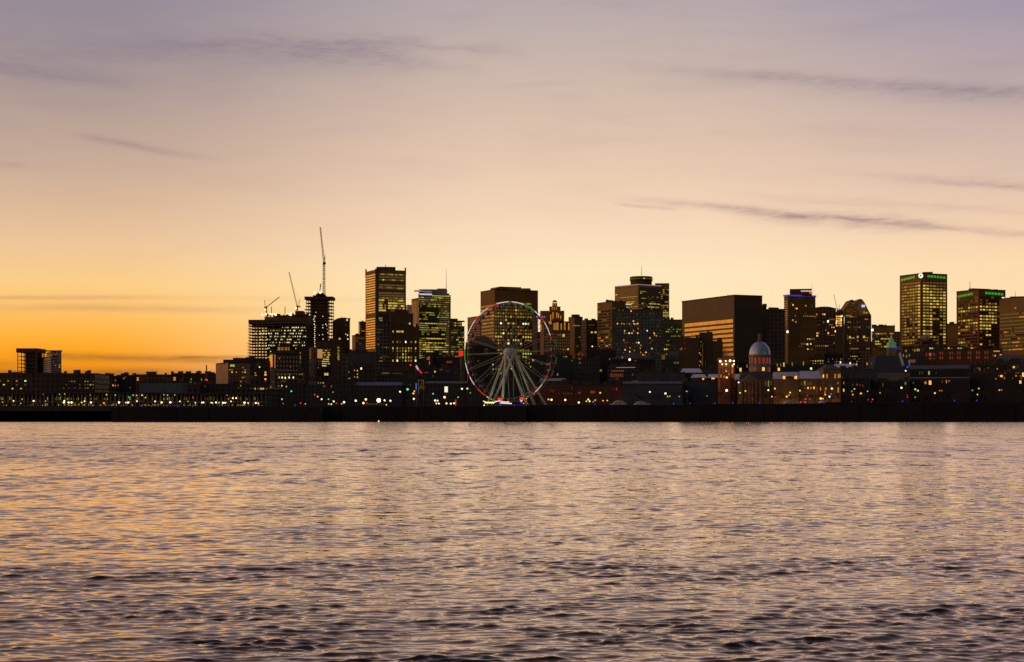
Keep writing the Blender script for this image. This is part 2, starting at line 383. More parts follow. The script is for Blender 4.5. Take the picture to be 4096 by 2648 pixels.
    def clutter(s):
        w = s.x[2] - s.x[1]
        if w < 24 or s.mat is WHITE: return
        cr = random.Random(int(s.x[2] * 7 + s.Y)); A, B = s.face('R'); D = (s.fp[3][0] - s.fp[0][0], s.fp[3][1] - s.fp[0][1]); dl = math.hypot(*D); D = (D[0] / dl, D[1] / dl)
        for k in range(min(9, 2 + int(w / 26))):
            f, d = cr.uniform(.05, .93), cr.uniform(2, min(9, dl - 3)); q = (A[0] + (B[0] - A[0]) * f + D[0] * d, A[1] + (B[1] - A[1]) * f + D[1] * d)
            b = MB(); sz, h = cr.uniform(.6, 2.4), cr.uniform(.9, 2.6)
            if cr.random() < .22: b.bar((q[0], q[1], s.z1 + .5), (q[0], q[1], s.z1 + cr.uniform(3, 7)), .14, 0, 5, .06); b.obj('antenna', STEEL, s.t)
            else: b.box(q[0] - sz, q[0] + sz, q[1] - 1, q[1] + 1, s.z1 + 1.15, s.z1 + 1.15 + h); b.obj('roof_vent', DARK, s.t)
    def done(s):
        if s.para and s.t.name.split('.')[0] not in ('distant_block', 'courthouse', 'green_trimmed_tower', 'hall'): s.clutter()
        if s.extra is not None:
            o = s.extra.obj('window_grid', None, s.t); o['kind'] = 'stuff'
    def up(s, name, x0, x1, ytop, mat=None, xc=None, dY=8, z0=None, which=0.0):
        """a block standing on the roof"""
        b = MB(); b.prism(footprint(x0, xc if xc else x0, x1, s.Y + dY, 14), z0 if z0 is not None else s.z1 + 0.02, zz(ytop, s.Y + dY)); return b.obj(name, mat or DARK, s.t)
    def mast(s, x, y0, y1, r=0.25, dY=12, name='antenna'):
        b = MB(); b.bar(P(x, y1, s.Y + dY), P(x, y0, s.Y + dY), r, 0, 6, r * 0.4); return b.obj(name, STEEL, s.t)
    def light(s, name, x, y, w, h, m, which='R', dep=0.4):
        A, B = s.face(which); ta, tb = along(A, B, x - w), along(A, B, x + w)
        a = (A[0] + (B[0] - A[0]) * ta, A[1] + (B[1] - A[1]) * ta); b = (A[0] + (B[0] - A[0]) * tb, A[1] + (B[1] - A[1]) * tb)
        L = math.hypot(b[0] - a[0], b[1] - a[1]); ang = math.atan2(b[1] - a[1], b[0] - a[0])
        return put(name, pane_mesh(m), s.t, s.local((a[0], a[1], zz(y + h, s.Y))), (L, dep * 8, zz(y - h, s.Y) - zz(y + h, s.Y)), (0, 0, ang))

# ------------------------------------------------------------------ water: one sheet of real waves
def build_water():
    rs = np.random.RandomState(5)
    ys = [-60.0, -20.0, 0.0, 8.0, 16.0, 21.0]; y = 24.0
    while y < 905: ys.append(y); y += max(0.038, 0.0017 * y)
    ys += [930.0, 990.0]; ys = np.array(ys)
    uc = np.linspace(-0.36, 0.36, 720)
    side = 0.36 + np.cumsum(np.linspace(0.0012, 0.0095, 200)); us = np.concatenate([[-4.2, -3, -2], -side[::-1], uc, side, [2, 3, 4.2]])
    du = np.interp(us, us[3:-3], np.gradient(us[3:-3]))
    yy, uu = np.meshgrid(ys, us, indexing='ij'); base = np.maximum(yy, 26.0)
    X = uu * (base + 14); Y = yy.copy(); Z = np.zeros_like(X)
    sp = np.maximum(0.038, 0.0017 * base)                       # spacing of the rows
    spx = du[None, :] * (base + 14)
    DX = np.zeros_like(X); DY = np.zeros_like(X)
    # gust patches: ragged areas of rougher and smoother water
    patch = np.zeros_like(X)
    for i in range(40):
        lam = 0.9 * 22.0 ** rs.uniform(0, 1); th = rs.normal(0, 0.9); kx, ky = math.sin(th) * 2 * math.pi / lam, math.cos(th) * 2 * math.pi / lam
        patch += np.sin(kx * X + ky * Y + rs.uniform(0, 6.28)) * np.clip((lam / sp - 3) / 4, 0, 1)
    patch = np.clip(np.exp(0.085 * patch - 0.05), 0.4, 1.9)
    near = 0.78 + 0.46 * np.exp(-(base - 26) / 45.0)
    longw = 1.0 + 1.0 * np.clip((base - 60) / 140, 0, 1)
    n = 150
    for i in range(n):
        lam = 0.17 * (16.0) ** ((i + rs.uniform(0, 1)) / n)     # 0.17 to 2.7 m
        th = rs.normal(-0.10, 0.46 if lam < 1.3 else 0.60)
        k = 2 * math.pi / lam; kx, ky = k * math.sin(th), k * math.cos(th)
        slope = 0.0138 * (2.0 if lam < 0.5 else 0.95 if lam < 1.3 else 0.42) * rs.uniform(0.6, 1.3)
        a = slope / k
        att = np.clip((lam / sp - 2.5) / 3.0, 0, 1) * np.clip((lam / spx - 2.0) / 3.0, 0, 1)
        ph = kx * X + ky * Y + rs.uniform(0, 6.28)
        c, s = np.cos(ph), np.sin(ph); A = a * att * near * (longw if lam > 1.3 else 1.0) * (patch if lam < 1.2 else 0.5 + 0.5 * patch)
        Z += A * (c + 0.22 * np.cos(2 * ph)); DX -= 1.1 * A * s * math.sin(th); DY -= 1.1 * A * s * math.cos(th)
    edge = np.clip((np.abs(uu) < 1.4).astype(float), 0, 1) * (yy > 22)
    X += DX * edge; Y += DY * edge * (yy < 900); Z *= edge
    nr, nc = X.shape
    co = np.stack([X, Y, Z], -1).reshape(-1, 3)
    a = np.arange(nr * nc).reshape(nr, nc)
    q = np.stack([a[:-1, :-1], a[:-1, 1:], a[1:, 1:], a[1:, :-1]], -1).reshape(-1, 4)
    me = bpy.data.meshes.new('river_water')
    me.vertices.add(len(co)); me.vertices.foreach_set('co', co.ravel().astype(np.float32))
    me.loops.add(q.size); me.loops.foreach_set('vertex_index', q.ravel().astype(np.int32))
    me.polygons.add(len(q)); me.polygons.foreach_set('loop_start', np.arange(0, q.size, 4, dtype=np.int32)); me.polygons.foreach_set('loop_total', np.full(len(q), 4, dtype=np.int32))
    me.update(calc_edges=True); me.polygons.foreach_set('use_smooth', np.ones(len(q), dtype=bool)); me.validate()
    m = bpy.data.materials.new('river_water'); m.use_nodes = True; g = NT(m.node_tree); b = m.node_tree.nodes['Principled BSDF']
    # dark body under a boosted Fresnel mirror, warm reflection tint put into its colour
    m.node_tree.nodes.remove(b); ow = m.node_tree.nodes['Material Output']; gl = g.n('ShaderNodeBsdfGlossy'); df = g.n('ShaderNodeBsdfDiffuse'); fr = g.n('ShaderNodeFresnel'); mx_ = g.n('ShaderNodeMixShader')
    gl.inputs['Color'].default_value = (1.0, 0.87, 0.79, 1); gl.inputs['Roughness'].default_value = 0.05; df.inputs['Color'].default_value = (0.010, 0.009, 0.009, 1); fr.inputs['IOR'].default_value = 1.38
    g.link(g.m('MULTIPLY', fr.outputs[0], 1.38, clamp=True), mx_.inputs[0]); g.link(df.outputs[0], mx_.inputs[1]); g.link(gl.outputs[0], mx_.inputs[2]); g.link(mx_.outputs[0], ow.inputs['Surface'])
    geo = g.n('ShaderNodeNewGeometry'); sp_ = g.n('ShaderNodeSeparateXYZ'); g.link(geo.outputs['Position'], sp_.inputs[0])
    # ripples too small for the mesh: a fine statistical slope, stronger where the sheet is coarser
    n1 = g.noise(geo.outputs['Position'], 1.9, 3, 0.65, out=1); n2 = g.noise(geo.outputs['Position'], 7.0, 2, 0.6, out=1)
    st = g.n('ShaderNodeMapping'); g.link(geo.outputs['Position'], st.inputs[0]); st.inputs['Scale'].default_value = (0.022, 0.055, 1)
    pn = g.noise(st.outputs[0], 1.0, 4, 0.6)
    far = smooth_in(g, sp_.outputs[1], 40.0, 280.0)
    k = g.m('MULTIPLY', g.m('MULTIPLY_ADD', far, 0.12, 0.04), g.m('MULTIPLY_ADD', g.m('SUBTRACT', pn, 0.5), 1.5, 1.0, clamp=False))
    k = g.m('MAXIMUM', k, 0.02)
    m2 = g.n('ShaderNodeMapping'); g.link(geo.outputs['Position'], m2.inputs[0]); m2.inputs['Scale'].default_value = (0.19, 0.062, 1)
    m3 = g.n('ShaderNodeMapping'); g.link(geo.outputs['Position'], m3.inputs[0]); m3.inputs['Scale'].default_value = (0.65, 0.25, 1)
    q = g.m('ADD', g.m('MULTIPLY', g.noise(m2.outputs[0], 1.0, 6, 0.72), 0.5), g.m('MULTIPLY', g.noise(m3.outputs[0], 1.0, 4, 0.7), 0.5))
    q = g.m('MULTIPLY_ADD', g.m('SUBTRACT', pn, 0.5), 0.16, q)
    steep = smooth_in(g, q, 0.52, 0.64)                        # now and then a steep little front faces the viewer
    tilt = g.m('MULTIPLY_ADD', steep, -0.36, g.m('MULTIPLY_ADD', g.m('SUBTRACT', q, 0.5), -0.16, -0.060))
    tilt = g.m('MULTIPLY', tilt, smooth_in(g, sp_.outputs[1], 45.0, 240.0))
    vs = g.n('ShaderNodeVectorMath', operation='ADD'); g.link(n1, vs.inputs[0]); g.link(n2, vs.inputs[1])
    v2 = g.n('ShaderNodeVectorMath', operation='SUBTRACT'); g.link(vs.outputs[0], v2.inputs[0]); v2.inputs[1].default_value = (1, 1, 1)
    v3 = g.n('ShaderNodeVectorMath', operation='MULTIPLY'); g.link(v2.outputs[0], v3.inputs[0]); v3.inputs[1].default_value = (1, 1, 0)
    v4 = g.n('ShaderNodeVectorMath', operation='SCALE'); g.link(v3.outputs[0], v4.inputs[0]); g.link(k, v4.inputs[3])
    v5 = g.n('ShaderNodeVectorMath', operation='ADD'); g.link(geo.outputs['Normal'], v5.inputs[0]); g.link(v4.outputs[0], v5.inputs[1])
    v6 = g.n('ShaderNodeVectorMath', operation='NORMALIZE'); g.link(v5.outputs[0], v6.inputs[0])
    va = g.n('ShaderNodeVectorMath', operation='ADD'); g.link(v5.outputs[0], va.inputs[0]); g.link(g.comb(0.0, tilt, 0.0), va.inputs[1]); g.link(va.outputs[0], v6.inputs[0])
    g.link(v6.outputs[0], gl.inputs['Normal']); g.link(v6.outputs[0], fr.inputs['Normal'])
    me.materials.append(m)
    o = bpy.data.objects.new('water', me); C.objects.link(o); o['kind'] = 'structure'; o['label'] = 'rippled river water reflecting the dusk sky'
def smooth_in(g, v, a, b):
    nd = g.n('ShaderNodeMapRange', interpolation_type='SMOOTHSTEP'); g.put(nd.inputs[0], v)
    nd.inputs[1].default_value = a; nd.inputs[2].default_value = b
    return nd.outputs[0]
build_water()

# ------------------------------------------------------------------ ground and quays
def structure(name, mb, m):
    o = mb.obj(name, m); o['kind'] = 'structure'; return o
b = MB(); b.box(-4000, 4000, 915, 4500, GZ - 3, GZ); structure('city_ground', b, mat_wall('city_asphalt', (0.045, 0.043, 0.04), 0.9, 0.4, 0.02))
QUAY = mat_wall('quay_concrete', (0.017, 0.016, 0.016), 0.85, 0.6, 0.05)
def quay(label, x0, x1, ytop, Y, dep, steps=()):
    xa, xb = (x0 - CX) * Y / F, (x1 - CX) * Y / F; zt = zz(ytop, Y)
    t = thing('quay_wall', label, 'quay', ((xa + xb) / 2, Y, 0))
    b = MB(); b.box(xa, xb, Y, Y + dep, -6, zt - 0.4); b.obj('wall', QUAY, t)
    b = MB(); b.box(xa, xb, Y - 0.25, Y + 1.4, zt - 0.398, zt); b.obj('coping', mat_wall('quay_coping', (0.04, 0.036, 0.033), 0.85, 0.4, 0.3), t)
    for k in range(int((xb - xa) / 24)):                       # timber fenders hung on the face
        x = xa + 12 + 24 * k + rnd.uniform(-9, 9); b = MB(); b.box(x - 0.35, x + 0.35, Y - 0.5, Y - 0.02, 0.6, zt - 1.2); b.obj('fender', mat_wall('tarred_timber', (0.018, 0.016, 0.014)), t)
    return t
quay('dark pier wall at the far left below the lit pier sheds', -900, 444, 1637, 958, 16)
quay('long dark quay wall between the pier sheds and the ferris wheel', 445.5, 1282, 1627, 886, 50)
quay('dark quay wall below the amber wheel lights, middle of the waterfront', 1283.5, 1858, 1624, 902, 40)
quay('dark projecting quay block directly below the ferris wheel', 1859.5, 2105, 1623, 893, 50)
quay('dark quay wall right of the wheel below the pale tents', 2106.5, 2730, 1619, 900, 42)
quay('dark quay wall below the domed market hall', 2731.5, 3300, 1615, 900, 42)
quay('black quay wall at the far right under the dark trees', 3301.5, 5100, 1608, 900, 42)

# ------------------------------------------------------------------ towers and town
E = lambda x, y: (1420 + x * .2921, 1020 + y * .2921)
# twin slender towers, far left
def frame_tower(name, label, xl, xr, c0, c1, yt, yc, yb, Y, nfl, cols, group=None, core_lit=()):
    """unfinished tower: concrete core, thin open slabs, columns, formwork skirt at the top"""
    sx = lambda x: (x - CX) * Y / F
    t = thing(name, label, 'tower', (sx((xl + xr) / 2), Y + 10, GZ), group)
    D = 26.0
    k = (Y + 13) / Y
    b = MB(); b.box(sx(c0), sx(c1), Y + 3.5, Y + D - 3, GZ - 1, zz(yc, Y)); core = b.obj('core', DARK, t)
    b = MB(); b.box(sx(xl) - 0.6, sx(xr) + 0.6, Y - 0.5, Y + D, zz(yc, Y), zz(yt, Y)); b.obj('formwork_skirt', mat_wall('formwork_mesh', (0.10, 0.045, 0.03)), t)
    h = (zz(yc, Y) - GZ) / nfl
    for i in range(1, nfl):
        z = GZ + h * i; b = MB(); b.box(sx(xl), sx(xr), Y, Y + D - 1, z - 0.16, z + 0.16); b.obj('floor_slab', CONC, t)
    for x in cols:
        for yq in (0.8, D - 2.2):
            b = MB(); b.box(sx(x) - 0.28, sx(x) + 0.28, Y + yq - 0.28, Y + yq + 0.28, GZ, zz(yc, Y) - 0.01); b.obj('column', CONC, t)
    for (x, y) in core_lit:
        put('work_light', pane_mesh(LIT['w']), t, (sx(x - 1.6) - t.location.x, Y + 3.4 - t.location.y, zz(y + 1.6, Y) - t.location.z), (3.2 * Y / F, 1, 3.2 * Y / F))
    return t
def roof_lamp(t, x, y, Y, r, m='W'):
    r *= .75; put('floodlight', LAMP_MESH[m], t, P(x, y, Y) - t.location, (r, r, r))
LAMP_MESH = {}
def lamp_meshes():
    for k, (c, e) in {'W': ((1.0, 0.80, 0.42), 1.9), 'y': ((0.75, 0.72, 0.12), 1.1), 'Y': ((1.0, 0.8, 0.25), 1.8), 'O': ((1.0, 0.42, 0.04), 1.7), 'R': ((1.0, 0.03, 0.015), 1.6), 'G': ((0.12, 0.9, 0.45), 1.1), 'g': ((0.30, 0.55, 0.12), 0.8), 'B': ((0.02, 0.05, 0.8), 0.9), 'C': ((0.55, 0.75, 1.0), 2.2), 'H': ((1.0, 0.74, 0.40), 3.2)}.items():
        b = MB(); b.lathe([(0.02, -1), (0.5, -0.87), (0.87, -0.5), (1, 0), (0.87, 0.5), (0.5, 0.87), (0.02, 1)], 12)
        LAMP_MESH[k] = b.mesh('lamp_globe', mat_emit('lamp_' + k, c, e), True)
lamp_meshes()
frame_tower('unfinished_tower', 'slender unfinished tower with open scaffold sides and dark top band, far left', 68, 148, 98, 139, 1393, 1410, 1500, 1450, 15, (70, 85, 96, 142, 147))
x = Bld('apartment_tower', 'slender apartment tower with overhanging flat roof, beside the leftmost scaffold tower', 'tower', 186, 229, 246, 1406, 1440, PALE)
x.up('roof_overhang', 184, 249, 1404, DARK, dY=2, z0=x.z1 + 1.2); x.grid('L', 'P', 187, 227, 1414, 1500, 8, 5, 0.0, 'home', 0.5, 0.5, dark='t'); x.spots([(237, 1459, 'y'), (240, 1459, 'y'), (238, 1468, 'Y')], 2, 2, 'R'); x.done()
x = Bld('apartment_block', 'lower block with a reflective grid of windows in front of the slender apartment tower', 'building', 160, 202, 231, 1429, 1415, PALE)
x.grid('L', 'P', 161, 201, 1436, 1500, 7, 5, 0.0, 'home', 0.55, 0.5, dark='t'); x.grid('R', 'P', 203, 230, 1434, 1500, 7, 4, 0.0, 'dim', 0.6, 0.5); x.spots([(222, 1461, 'y'), (213, 1447, 'd')], 2, 2); x.done()
x = Bld('warehouse', 'long dark warehouse with three rows of small lit windows, far left', 'warehouse', -260, -260, 247, 1497, 1150, GRID_D, 40, phi=0.0)
x.grid('R', 'P', -10, 110, 1516, 1562, 3, 7, ['y.y.o.w', '.O..d.d', '...Y.Y.'], 'off', 0.4, 0.3); x.up('roof_house', 40, 90, 1488, DARK); x.up('roof_house', 130, 160, 1490, DARK); x.mast(59, 1482, 1500, 0.5); x.done()
x = Bld('warehouse', 'dark four storey warehouse with paired lit windows, right of the long warehouse', 'warehouse', 247, 247, 380, 1499, 1148, GRID_D, 40, phi=0.0)
x.grid('R', 'P', 250, 378, 1519, 1559, 3, 12, ['..dyy...yy.d', '.d....d.ddYy', 'd.d.d.d.dy.d'], 'off', 0.45, 0.34); x.up('roof_house', 308, 347, 1494, DARK); x.done()
# low horizon blocks on the left
for (x0, x1, yt, Yd, m, lab, sp, up) in [
    (345, 470, 1507, 1500, GRID_B, 'low brown block with scattered amber windows behind the hangar, left of the pale roofed hall', [(405, 1536, 'o'), (418, 1534, 'O', 6, 5), (452, 1541, 'O'), (461, 1542, 'o'), (472, 1541, 'y'), (462, 1521, 'R')], None),
    (466, 548, 1504, 1520, GRID_D, 'low dark block with a small roof hut left of the stepped dark block', [(495, 1513, 'o'), (502, 1508, 'd'), (520, 1550, 'd')], (490, 500, 1499)),
    (546, 690, 1502, 1420, GRID_B, 'wide dark block with a stepped raised middle on the left skyline', [(551, 1516, 'o', 4, 7)], (585, 626, 1486)),
    (684, 764, 1497, 1430, GRID_D, 'dark flat block with an ochre left end beside the stepped dark block', [(698, 1515, 'o', 5, 7)], (705, 740, 1495)),
    (762, 800, 1497, 1410, GRID_D, 'narrow dark block with a small roof box left of the red beacon', [(765, 1517, 'y', 2, 4), (763, 1530, 'y', 3, 3), (779, 1533, 'o', 2, 3)], (783, 790, 1491)),
    (800, 864, 1498, 1400, GRID_D, 'dark block carrying the round red beacon on its front', [(806, 1518, 'g', 2, 4), (793, 1532, 'o', 2, 3)], (830, 848, 1495))]:
    x = Bld('low_block', lab, 'building', x0, x0, x1, yt, Yd, m, 30)
    if up: x.up('roof_house', up[0], up[1], up[2], DARK)
    for s_ in sp: x.spots([s_], 2.2, 2.5)
    x.done()
b = MB(); p0, p1 = P(826, 1522, 1385), P(826, 1460, 1385); b.bar((p0.x, p0.y, GZ), p1, 0.75, 0, 8, 0.5); st = b.obj('chimney_stack', CONC); tag(st, 'thin tall chimney stack rising behind the red beacon', 'chimney')
t = thing('beacon', 'round glowing red orange beacon on the low left skyline', 'beacon', P(825, 1522, 1383)); put('beacon_lamp', LAMP_MESH['R'], t, (0, 0, 0), (1.3, 1.0, 1.3)); b = MB(); q = P(825, 1522, 1383); b.bar((q.x, q.y + .2, GZ), (q.x, q.y + .2, q.z - 0.9), 0.12, 0, 6); b.obj('mast', STEEL, t)
x = Bld('office_block', 'mid rise block with a blank orange lit left wall left of the big construction site', 'building', 863, 912, 1002, 1453, 1480, ORANGE)
x.up('roof_house', 893, 1003, 1438, DARK, dY=12); x.up('roof_house', 932, 962, 1431, DARK, dY=14); x.grid('R', 'P', 915, 985, 1456, 1530, 8, 8, 0.32, 'warm', 0.5, 0.45); x.spots([(925, 1462, 'G'), (934, 1462, 'G')], 4, 4, 'R'); x.done()
x = Bld('office_block', 'dark mid rise block behind the orange lit block, touching the construction site', 'building', 952, 952, 1062, 1436, 1560, GRID_D, 30); x.grid('R', 'P', 960, 1060, 1445, 1540, 9, 12, 0.16, 'warm', 0.4, 0.4); x.done()

# the big construction site
Yc = 1900
sx = lambda x: (x - CX) * Yc / F
t = thing('construction_site', 'wide unfinished building with bright lit floors and open scaffold at its left side', 'building', (sx(1110), Yc + 20, GZ))
b = MB(); b.box(sx(1062), sx(1228), Yc + 9, Yc + 40, GZ - 1, zz(1290, Yc)); b.obj('core', mat_wall('site_core', (0.05, 0.05, 0.04)), t)
b = MB(); b.box(sx(994), sx(1229), Yc - 0.6, Yc + 42, zz(1296, Yc), zz(1279, Yc)); b.obj('formwork_skirt', mat_wall('site_formwork', (0.11, 0.06, 0.035)), t)
b = MB(); b.box(sx(1055), sx(1229), Yc + 6, Yc + 40, zz(1279, Yc) + .01, zz(1266, Yc)); b.obj('upper_storey', mat_wall('site_upper', (0.12, 0.07, 0.04)), t)
b = MB(); b.box(sx(1090), sx(1229), Yc + 8, Yc + 36, zz(1266, Yc) + .01, zz(1259, Yc)); b.obj('upper_storey', MATS['site_upper'], t)
b = MB(); b.box(sx(1176), sx(1207), Yc + 10, Yc + 30, zz(1259, Yc) + .01, zz(1241, Yc)); b.obj('stair_core', MATS['site_upper'], t)
for k in range(24):                                            # rough stacks and rails along the roof edge
    xx = rnd.uniform(1058, 1225); b = MB(); b.box(sx(xx), sx(xx + rnd.uniform(2, 7)), Yc + 5, Yc + 12, zz(1264, Yc), zz(rnd.uniform(1252, 1258), Yc)); b.obj('roof_stack', DARK, t)
nfl = 18
for i in range(nfl):
    y = 1303 + 12.0 * i
    b = MB(); b.box(sx(992 - (i > 5) * 3), sx(1228), Yc, Yc + 41, zz(y + 1.1, Yc), zz(y - 1.1, Yc)); b.obj('floor_slab', CONC, t)
for xx in (1000, 1010, 1022, 1034, 1047, 1060, 1092, 1124, 1156, 1188, 1224):
    for d in (0.8, 20, 40):
        if d > 8.9 and xx > 1062: continue
        b = MB(); b.box(sx(xx) - 0.3, sx(xx) + 0.3, Yc + d - 0.3, Yc + d + 0.3, GZ, zz(1296, Yc) - .01); b.obj('column', CONC, t)
for xx in (997, 1029):
    b = MB(); b.bar((sx(xx), Yc - 1.2, GZ), (sx(xx), Yc - 1.2, zz(1280, Yc)), 0.3, 0, 4); b.obj('hoist_mast', STEEL, t)
b = MB(); b.box(sx(1009), sx(1020), Yc - 3.5, Yc - 1.4, zz(1372, Yc), zz(1361, Yc)); b.obj('hoist_cage', DARK, t)
wl = 0; stf = MB()
lens = [(1120, 1220, 0.7), (1040, 1220, 0.6), (1015, 1200, 0.7), (1025, 1220, 0.75), (1015, 1200, 0.7), (1075, 1225, 0.7), (1020, 1215, 0.75), (1060, 1200, 0.3), (1060, 1200, 0.22), (1060, 1220, 0.2), (1040, 1215, 0.2), (1040, 1220, 0.2)]
for i, (xa, xb, pr) in enumerate(lens):
    y = 1303 + 12.0 * i + 5.5; xx = xa
    while xx < xb:
        if rnd.random() < pr * (1.15 if math.sin(xx * 0.21 + i) > -0.2 else 0.35):
            w = rnd.uniform(1.6, 3.6); h = rnd.uniform(1.6, 2.3); m = LIT[rnd.choice('wYwGyww')]
            if wl < 95:
                put('work_light', pane_mesh(m), t, (sx(xx) - t.location.x, Yc + 8.8 - t.location.y, zz(y + h, Yc) - t.location.z), (w * Yc / F, 1, 2 * h * Yc / F)); wl += 1
            else:
                q = [(sx(xx), Yc + 8.85, zz(y + h, Yc)), (sx(xx + w), Yc + 8.85, zz(y + h, Yc)), (sx(xx + w), Yc + 8.85, zz(y - h, Yc)), (sx(xx), Yc + 8.85, zz(y - h, Yc))]; stf.face(q, stf.mid(m))
        xx += rnd.uniform(3.6, 5.6)
o = stf.obj('work_light', None, t); o['kind'] = 'stuff'
for (x_, y_, r_) in [(1049, 1259, 1.4), (1063, 1257, 1.7), (1081, 1256, 1.7), (1090, 1257, 1.5), (1102, 1258, 2.0), (1162, 1257, 2.3), (1147, 1256, 0.8)]: roof_lamp(t, x_, y_, Yc + 4, r_)
for xx, ya, yb in ((1086, 1226, 1258), (1140, 1227, 1256)):
    b = MB(); b.bar(P(xx, yb, Yc + 14), P(xx, ya, Yc + 14), 0.45, 0, 5); b.obj('concrete_pump', STEEL, t)
# the unfinished tower next to it
t = frame_tower('construction_tower', 'tall unfinished tower topped by the highest crane, scaffold bays on both sides', 1220, 1330, 1242, 1307, 1186, 1198, 1400, 2000, 34, (1226, 1234, 1241, 1309, 1317, 1325),
    core_lit=[(1256, 1263), (1260, 1264), (1256, 1272), (1290, 1264), (1253, 1278), (1257, 1285), (1256, 1296), (1259, 1302), (1258, 1310), (1257, 1318), (1258, 1326), (1257, 1334), (1258, 1342), (1257, 1350), (1258, 1358), (1257, 1366), (1258, 1374), (1258, 1384), (1290, 1300), (1290, 1310), (1262, 1249), (1302, 1296), (1306, 1302), (1289, 1338), (1276, 1340), (1291, 1356), (1310, 1360), (1230, 1280), (1233, 1298), (1236, 1306), (1236, 1330), (1236, 1345), (1236, 1360), (1236, 1376), (1308, 1316), (1310, 1330)])
sx2 = lambda x: (x - CX) * 2000 / F
for (xa, xb, yt) in ((1250, 1300, 1180), (1262, 1296, 1174), (1268, 1290, 1170)):
    b = MB(); b.box(sx2(xa), sx2(xb), 2004, 2020, zz(1187, 2000), zz(yt, 2000)); b.obj('climbing_formwork', MATS['formwork_mesh'], t)
for (xa, xb, y) in ((1219, 1234, 1239), (1307, 1325, 1262), (1307, 1318, 1258)):
    b = MB(); b.box(sx2(xa), sx2(xb), 1998, 2003, zz(y + 2, 2000), zz(y - 2, 2000)); b.obj('loading_platform', DARK, t)
for (x_, y_, r_) in [(1258, 1170, 1.9), (1281, 1170, 1.9), (1291, 1168, 1.0)]: roof_lamp(t, x_, y_, 2003, r_)
b = MB(); b.bar(P(1279, 1168, 2006), P(1283, 1135, 2006), 0.55, 0, 4, 0.9); b.obj('placing_boom', STEEL, t)
t['group'] = 'unfinished towers'

CRANE = mat_wall('crane_steel', (0.42, 0.30, 0.24), 0.6, 0.2)
def lattice(a, b_, w, n, r):
    mb = MB(); a, b_ = Vector(a), Vector(b_); d = (b_ - a).normalized(); x = d.cross(Vector((0, 1, 0))).normalized() if abs(d.y) < .9 else Vector((1, 0, 0)); y = d.cross(x)
    cor = [x * w + y * w, x * w - y * w, -x * w - y * w, -x * w + y * w]
    for c in cor: mb.bar(a + c, b_ + c * 0.7, r)
    for i in range(n):
        f0, f1 = i / n, (i + 1) / n
        for k in range(4):
            c0, c1 = cor[k], cor[(k + 1) % 4]; mb.bar(a.lerp(b_, f0) + (c0 if i % 2 else c1), a.lerp(b_, f1) + (c1 if i % 2 else c0), r * 0.6)
    return mb
def crane(label, mx, my0, my1, jx, jy, Y, w, cab=(3, 5), counter=(8, 6), aframe=None, group='tower cranes'):
    base, top, tip = P(mx[0], my0, Y), P(mx[1], my1, Y), P(jx, jy, Y)
    t = thing('tower_crane', label, 'crane', base, group)
    lattice(base, top, w, 14, w * 0.33).obj('mast', CRANE, t); lattice(top, tip, w * 0.6, 20, w * 0.22).obj('jib', CRANE, t)
    b = MB(); u = Y / F; b.box(top.x - cab[0] * u, top.x + cab[0] * u, Y - 1.5, Y + 1.5, top.z - 1.8, top.z + cab[1] * u); b.obj('cab', DARK, t)
    b = MB(); b.box(top.x + (counter[0] > 0) * 0.5 - max(-counter[0], 0) * u, top.x + max(counter[0], 0) * u, Y - 1.2, Y + 1.2, top.z - counter[1] * u * .5, top.z + counter[1] * u * .4); b.obj('counterweight', DARK, t)
    if aframe:
        q = P(aframe[0], aframe[1], Y); b = MB(); b.bar(top, q, w * 0.3); b.bar(top + Vector((counter[0] * u * .7, 0, 0)), q, w * 0.2); b.bar(q, tip.lerp(top, 0.35), w * .08); b.obj('a_frame', CRANE, t)
    return t
crane('tallest crane, standing on the unfinished tower with its jib raised steeply left', (1296, 1296), 1175, 1053, 1281, 909, 2003, 1.25, (4, 5), (7, 8), (1300, 1021))
crane('crane with long steep jib over the middle of the construction site', (1189, 1189), 1242, 1226, 1156, 1088, 1915, 0.8, (3, 3), (13, 5), (1199, 1198))
crane('short crane with low jib pointing right over the left end of the construction site', (1066, 1065), 1262, 1229, 1118, 1188, 1908, 0.8, (3, 3), (-9, 4), (1057, 1200))
roof_lamp(C.objects['tower_crane.001'], 1183, 1232, 1912, 1.6); roof_lamp(C.objects['tower_crane.002'], 1061, 1238, 1905, 1.2)

x = Bld('arched_tower', 'dark tower with curved top and an open window hole near its crown', 'tower', 1330, 1330, 1400, 1283, 1950, DARK, 30, parapet=False)
yq = 1950; q = lambda xx: (xx - CX) * yq / F
b = MB(); pts = [(1334, 1283), (1345, 1275), (1358, 1271), (1374, 1270), (1374, 1283)]
fr = [(q(px_), yq + 1, zz(py_, yq)) for px_, py_ in pts]; bk = [(a, c + 24, d) for a, c, d in fr]; n_ = len(fr)
b.faces_on(fr + bk, [tuple(reversed(range(n_))), tuple(range(n_, 2 * n_))] + [(k, (k + 1) % n_, n_ + (k + 1) % n_, n_ + k) for k in range(n_)]); b.obj('curved_roof', DARK, x.t)
for (xa, xb, ya, yb) in ((1374, 1382, 1270, 1275), (1391, 1399, 1275, 1283), (1382, 1384, 1275, 1283), (1382, 1400, 1272, 1275.5)):
    b = MB(); b.box(q(xa), q(xb), yq + 1, yq + 5, zz(yb, yq) + .002, zz(ya, yq)); b.obj('roof_frame', DARK, x.t)
x.spots([(1383, 1336, 'Y'), (1390, 1340, 'w'), (1391, 1356, 'w'), (1359, 1354, 'y'), (1383, 1300, 'd')], 1.8, 2.2); x.mast(1366, 1262, 1272); x.done()
x = Bld('office_block', 'small tower with lit left edge between the arched tower and the ribbed tower', 'tower', 1434, 1440, 1470, 1289, 2150, GRID_B)
